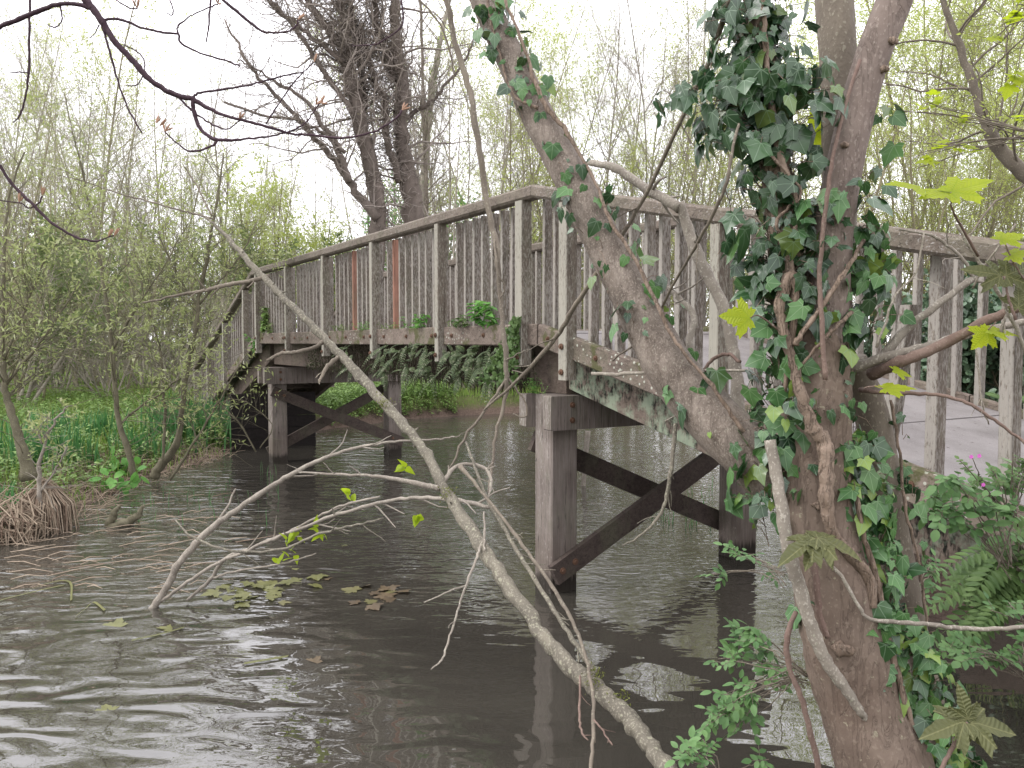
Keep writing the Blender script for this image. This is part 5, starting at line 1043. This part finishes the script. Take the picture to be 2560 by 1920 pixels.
# ------------------------------------------------------------------ dark twin-trunked tree in the centre
def cc(l, Y, ws=1.12): return [(560+a/2.962, b_/2.962, Y, w_/2.962*ws) for a, b_, w_ in l]
dt = thing('twin_trunk_tree', 'dark leafless tree with twin twiggy trunks standing behind the bridge left of centre', 'tree', tuple(at(960, 600, 17)*[1, 1, 0]+[0, 0, .5]))
HY = 17.0
mains = [cc([(1130, 2350, 150), (1120, 1900, 130), (1140, 1600, 110), (1105, 1300, 100), (1030, 1000, 95), (960, 700, 90), (930, 550, 80), (860, 350, 62), (720, 150, 50), (600, -30, 40), (520, -160, 30)], HY),
 cc([(935, 600, 70), (905, 300, 55), (880, 100, 46), (850, -100, 40)], HY), cc([(1030, 950, 55), (1030, 700, 50), (1000, 400, 44), (960, 200, 38), (940, -100, 30)], HY+.3),
 cc([(1380, 2350, 150), (1410, 1900, 135), (1400, 1500, 125), (1350, 1250, 110), (1310, 950, 95), (1325, 700, 88), (1290, 450, 75), (1270, 200, 66), (1270, -100, 55)], HY+.4),
 cc([(1310, 620, 50), (1210, 450, 46), (1150, 250, 42), (1095, -80, 34)], HY+.4), cc([(1300, 1350, 50), (1215, 1050, 48), (1200, 800, 44), (1130, 620, 38), (1060, 420, 30), (1000, 200, 22)], HY+.2),
 cc([(1140, 1620, 60), (950, 1380, 48), (830, 1200, 40), (640, 980, 34), (500, 830, 30), (300, 620, 24), (150, 420, 18), (0, 150, 10)], HY-.3),
 cc([(930, 1350, 40), (820, 1080, 36), (650, 800, 28), (440, 640, 20), (250, 520, 12), (100, 440, 6)], HY-.5),
 cc([(960, 860, 40), (880, 720, 36), (780, 600, 32), (690, 450, 28), (560, 250, 26), (460, 130, 24), (340, -20, 20)], HY-.2),
 cc([(880, 460, 26), (700, 310, 28), (560, 200, 26), (400, 80, 20), (300, -30, 16)], HY-.2),
 cc([(1330, 900, 30), (1420, 820, 28), (1550, 740, 22), (1640, 620, 18), (1800, 420, 14), (1890, 180, 10)], HY+.6), cc([(900, 1130, 26), (750, 1000, 22), (560, 900, 20), (350, 860, 16), (0, 770, 14)], HY-.6)]
m1 = MB(); PP = []; RR = []
for l in mains:
    P, r = limb(m1, l, 10, 5, 0, .06, wob=.02); f = np.linspace(0, len(P)-1, 24); i0 = np.minimum(f.astype(int), len(P)-2); fr = (f-i0)[:, None]; PP.append(P[i0]*(1-fr)+P[i0+1]*fr); RR.append(r[i0])
m1.build('trunk', M['hero'], dt, smooth=True)
PP = np.array(PP); RR = np.array(RR); cm = MB()
Pa, Ra = level(PP, RR, 20, 8, 2.0, 1.0, .08, 1, .05, .30, .3, .3, .3, .03); tubes(cm, Pa, Ra, 4)
Pb, Rb = level(Pa, Ra, 8, 6, .8, .9, .1, 1, .04, .36, .6, .3, .4, .009); tubes(cm, Pb, Rb, 3)
for A_, B_, k_, l_ in ((PP[:6], RR[:6], 800, .5), (PP[6:], RR[6:], 150, .4)):
    Pc, Rc = level(A_, B_, k_, 5, l_, 1.3, .02, 1, .10, .45, .1, .2, .5, .008); tubes(cm, Pc, np.maximum(Rc, .0045), 3)
cm.build('twigs', M['herotwig'], dt)
cm = MB(); rleaf(cm, Pb, 1, .04, 1.5, 0, .5); cm.build('buds', M['bud'], dt)

# ------------------------------------------------------------------ saplings on the left bank, drawn from their trunks
def sapling(label, trunk_pts, Y, extra=(), L1=1.0, k1=22, leafm='will', barkm='sapbark', ls=.08, per=4, f0=.3, k2=7):
    base = at(trunk_pts[0][0], trunk_pts[0][1], Y); r_ = thing('willow_sapling', label, 'sapling', tuple(base)); tm = MB(); PP = []; RR = []
    for l in (trunk_pts,)+tuple(extra):
        P, r = limb(tm, [(a, b_, Y+(c[0] if c else 0), w_*.78) for a, b_, w_, *c in l], 9, 5, 0, .04, wob=.006); f = np.linspace(0, len(P)-1, 16); i0 = np.minimum(f.astype(int), len(P)-2); fr = (f-i0)[:, None]; PP.append(P[i0]*(1-fr)+P[i0+1]*fr); RR.append(r[i0])
    PP = np.array(PP); RR = np.array(RR); P1, R1 = level(PP, RR, k1, 7, L1, .9, f0, 1, .05, .13, .4, .3, .3, .008); tubes(tm, P1, R1, 5)
    tm.build('trunk', M[barkm], r_, smooth=True)
    cm = MB(); P2, R2 = level(P1, R1, k2, 5, L1*.35, .7, .1, 1, .04, .2, .6, .3, .4, .003); tubes(cm, P2, R2, 3); cm2 = MB(); Pd, Rd_ = level(PP, RR, 9, 9, L1*1.5, 1.1, .05, .6, -.02, .16, .3, .2, .3, .005); tubes(cm, Pd, Rd_, 4)
    rleaf(cm2, P2, per, ls, 1.15, .1); cm.build('twigs', M[barkm], r_); cm2.build('foliage', M[leafm], r_); return r_
sapling('slender willow sapling with a straight trunk rising from the bank edge at left', [(335, 1195, 20), (320, 1130, 19), (298, 1060, 17), (288, 980, 16), (282, 900, 14), (272, 800, 12), (258, 700, 10), (245, 620, 9), (222, 520, 7), (205, 420, 6), (180, 330, 4), (160, 230, 3)], 11.2, [[(284, 870, 8), (310, 820, 7), (345, 760, 5), (400, 680, 4), (470, 560, 3)], [(300, 1060, 7), (360, 1010, 6), (420, 970, 5), (480, 920, 3)]], L1=1.1)
sapling('willow sapling leaning right from a curved base at the bank edge', [(385, 1195, 30), (400, 1165, 30), (430, 1130, 26), (448, 1080, 20), (458, 1000, 17), (468, 920, 15), (490, 820, 14), (498, 740, 13), (515, 660, 12), (525, 600, 10), (545, 480, 8), (560, 380, 5)], 11.8, [[(500, 770, 9), (470, 730, 7), (430, 660, 6), (395, 580, 4)], [(498, 760, 8), (550, 700, 6), (600, 640, 5), (640, 560, 3)]], L1=1.0)
sapling('leftmost willow with a dark mossy lower trunk at the frame edge', [(75, 1200, 50), (55, 1120, 34), (38, 1060, 26), (20, 1000, 22), (8, 930, 18), (5, 850, 15), (8, 760, 13), (12, 640, 11), (20, 500, 8), (60, 380, 5)], 9.8, [[(15, 960, 10), (80, 880, 8), (140, 800, 6), (200, 700, 4)], [(10, 900, 9), (60, 780, 7), (120, 640, 5), (190, 560, 3)]], L1=1.1)
sapling('thin dark sapling between the two larger willow saplings', [(405, 1170, 9), (412, 1060, 9), (408, 960, 8), (400, 880, 7), (380, 800, 5), (350, 700, 4), (330, 560, 3)], 11.5, L1=.7, k1=16)
sapling('slanting willow shoot crossing in front of the far pier', [(425, 1200, 9), (470, 1130, 8), (520, 1050, 7), (570, 960, 5), (620, 880, 3)], 11.4, L1=.6, k1=10, per=2)
sapling('low straggling willow shoots over the water beside the far ramp', [(640, 1130, 5), (600, 1060, 5), (560, 1020, 4), (500, 960, 3)], 12.5, [[(650, 1120, 4), (680, 1060, 3), (600, 1000, 3), (540, 1010, 2)]], L1=.6, k1=12, per=1)
sapling('broken reed-draped stem standing in the reeds at the far left', [(105, 1310, 16), (98, 1230, 14), (100, 1160, 12), (115, 1100, 9), (140, 1050, 7), (170, 1015, 5)], 8.6, [[(100, 1230, 8), (140, 1170, 6), (165, 1120, 4)], [(105, 1110, 7), (90, 1070, 5)]], L1=.3, k1=8, per=1, barkm='pale')
# long bare stems just right of the dark tree
for lab, l, Y, mt in (('straight ivy-clad pole-like tree right of the dark tree', [(1062, 760, 24), (1060, 520, 22), (1062, 380, 20), (1075, 260, 18), (1090, 160, 14), (1120, 20, 9), (1140, -60, 6)], 25, 'bgbark'), ('slim straight stem close beside the ivy-clad tree', [(1070, 760, 12), (1066, 500, 10), (1060, 320, 9), (1056, 150, 8), (1050, -40, 6)], 24.5, 'barkgrey')):
    r_ = thing('slender_tree', lab, 'tree', tuple(at(l[0][0], l[0][1], Y))); tm = MB(); P, r = limb(tm, [(a, b_, Y, w_) for a, b_, w_ in [(l[0][0], 900, l[0][2]*1.1)]+l], 9, 6, 0, .05, wob=.01)
    P1, R1 = level(P[None], r[None], 26, 7, 2.2, .8, .2, 1, .06, .16, .35, .4, .3, .02); tubes(tm, P1, R1, 4); tm.build('trunk', M[mt], r_, smooth=True)
    cm = MB(); P2, R2 = level(P1, R1, 8, 5, .5, .7, .1, 1, .03, .2, .6, .3, .4, .004); tubes(cm, P2, R2, 3, 0); rleaf(cm, P2, 2, .04, 1.5, 0, .1, 1); 
    if 'ivy' in lab and mt == 'bgbark': pp, t_ = pts_on(P[None], 900, .25, .8); pp = pp+rng.normal(size=pp.shape)*.07; leaves(cm, NETT, pp, nrm(rng.normal(size=pp.shape)+[0, 0, -1]), nrm(rng.normal(size=pp.shape)+[0, -1, .3]), .06, 1.3, 1)
    cm.build('crown', [M[mt], M['dull']], r_)

# leaning limb of a tree on the right bank, high at the right
r_ = thing('leaning_tree', 'grey-green leaning tree limb crossing the top right of the view', 'tree', tuple(at(2680, 560, 8.5)*[1, 1, 0]+[0, 0, 1.05])); tm = MB()
P, r = limb(tm, [(2760, 1000, 8.5, 56), (2720, 700, 8.5, 52), (2620, 500, 8.5, 42), (2530, 405, 8.5, 34), (2478, 340, 8.5, 28), (2450, 270, 8.5, 24), (2420, 170, 8.5, 20), (2385, 80, 8.5, 16), (2350, -20, 8.5, 12)], 12, 6, 0, .05, wob=.006)
P1, R1 = level(P[None], r[None], 18, 8, 1.5, .9, .25, 1, .02, .2, .35, .3, .3, .014); tubes(tm, P1, R1, 5); tm.build('trunk', M['barkgrey'], r_, smooth=True)
cm = MB(); P2, R2 = level(P1, R1, 9, 5, .6, .8, .1, 1, .0, .2, .6, .3, .4, .004); tubes(cm, P2, R2, 3, 0); rleaf(cm, P2, 5, .05, 1.8, .2, .1, 1); cm.build('crown', [M['barkgrey'], M['willy']], r_)
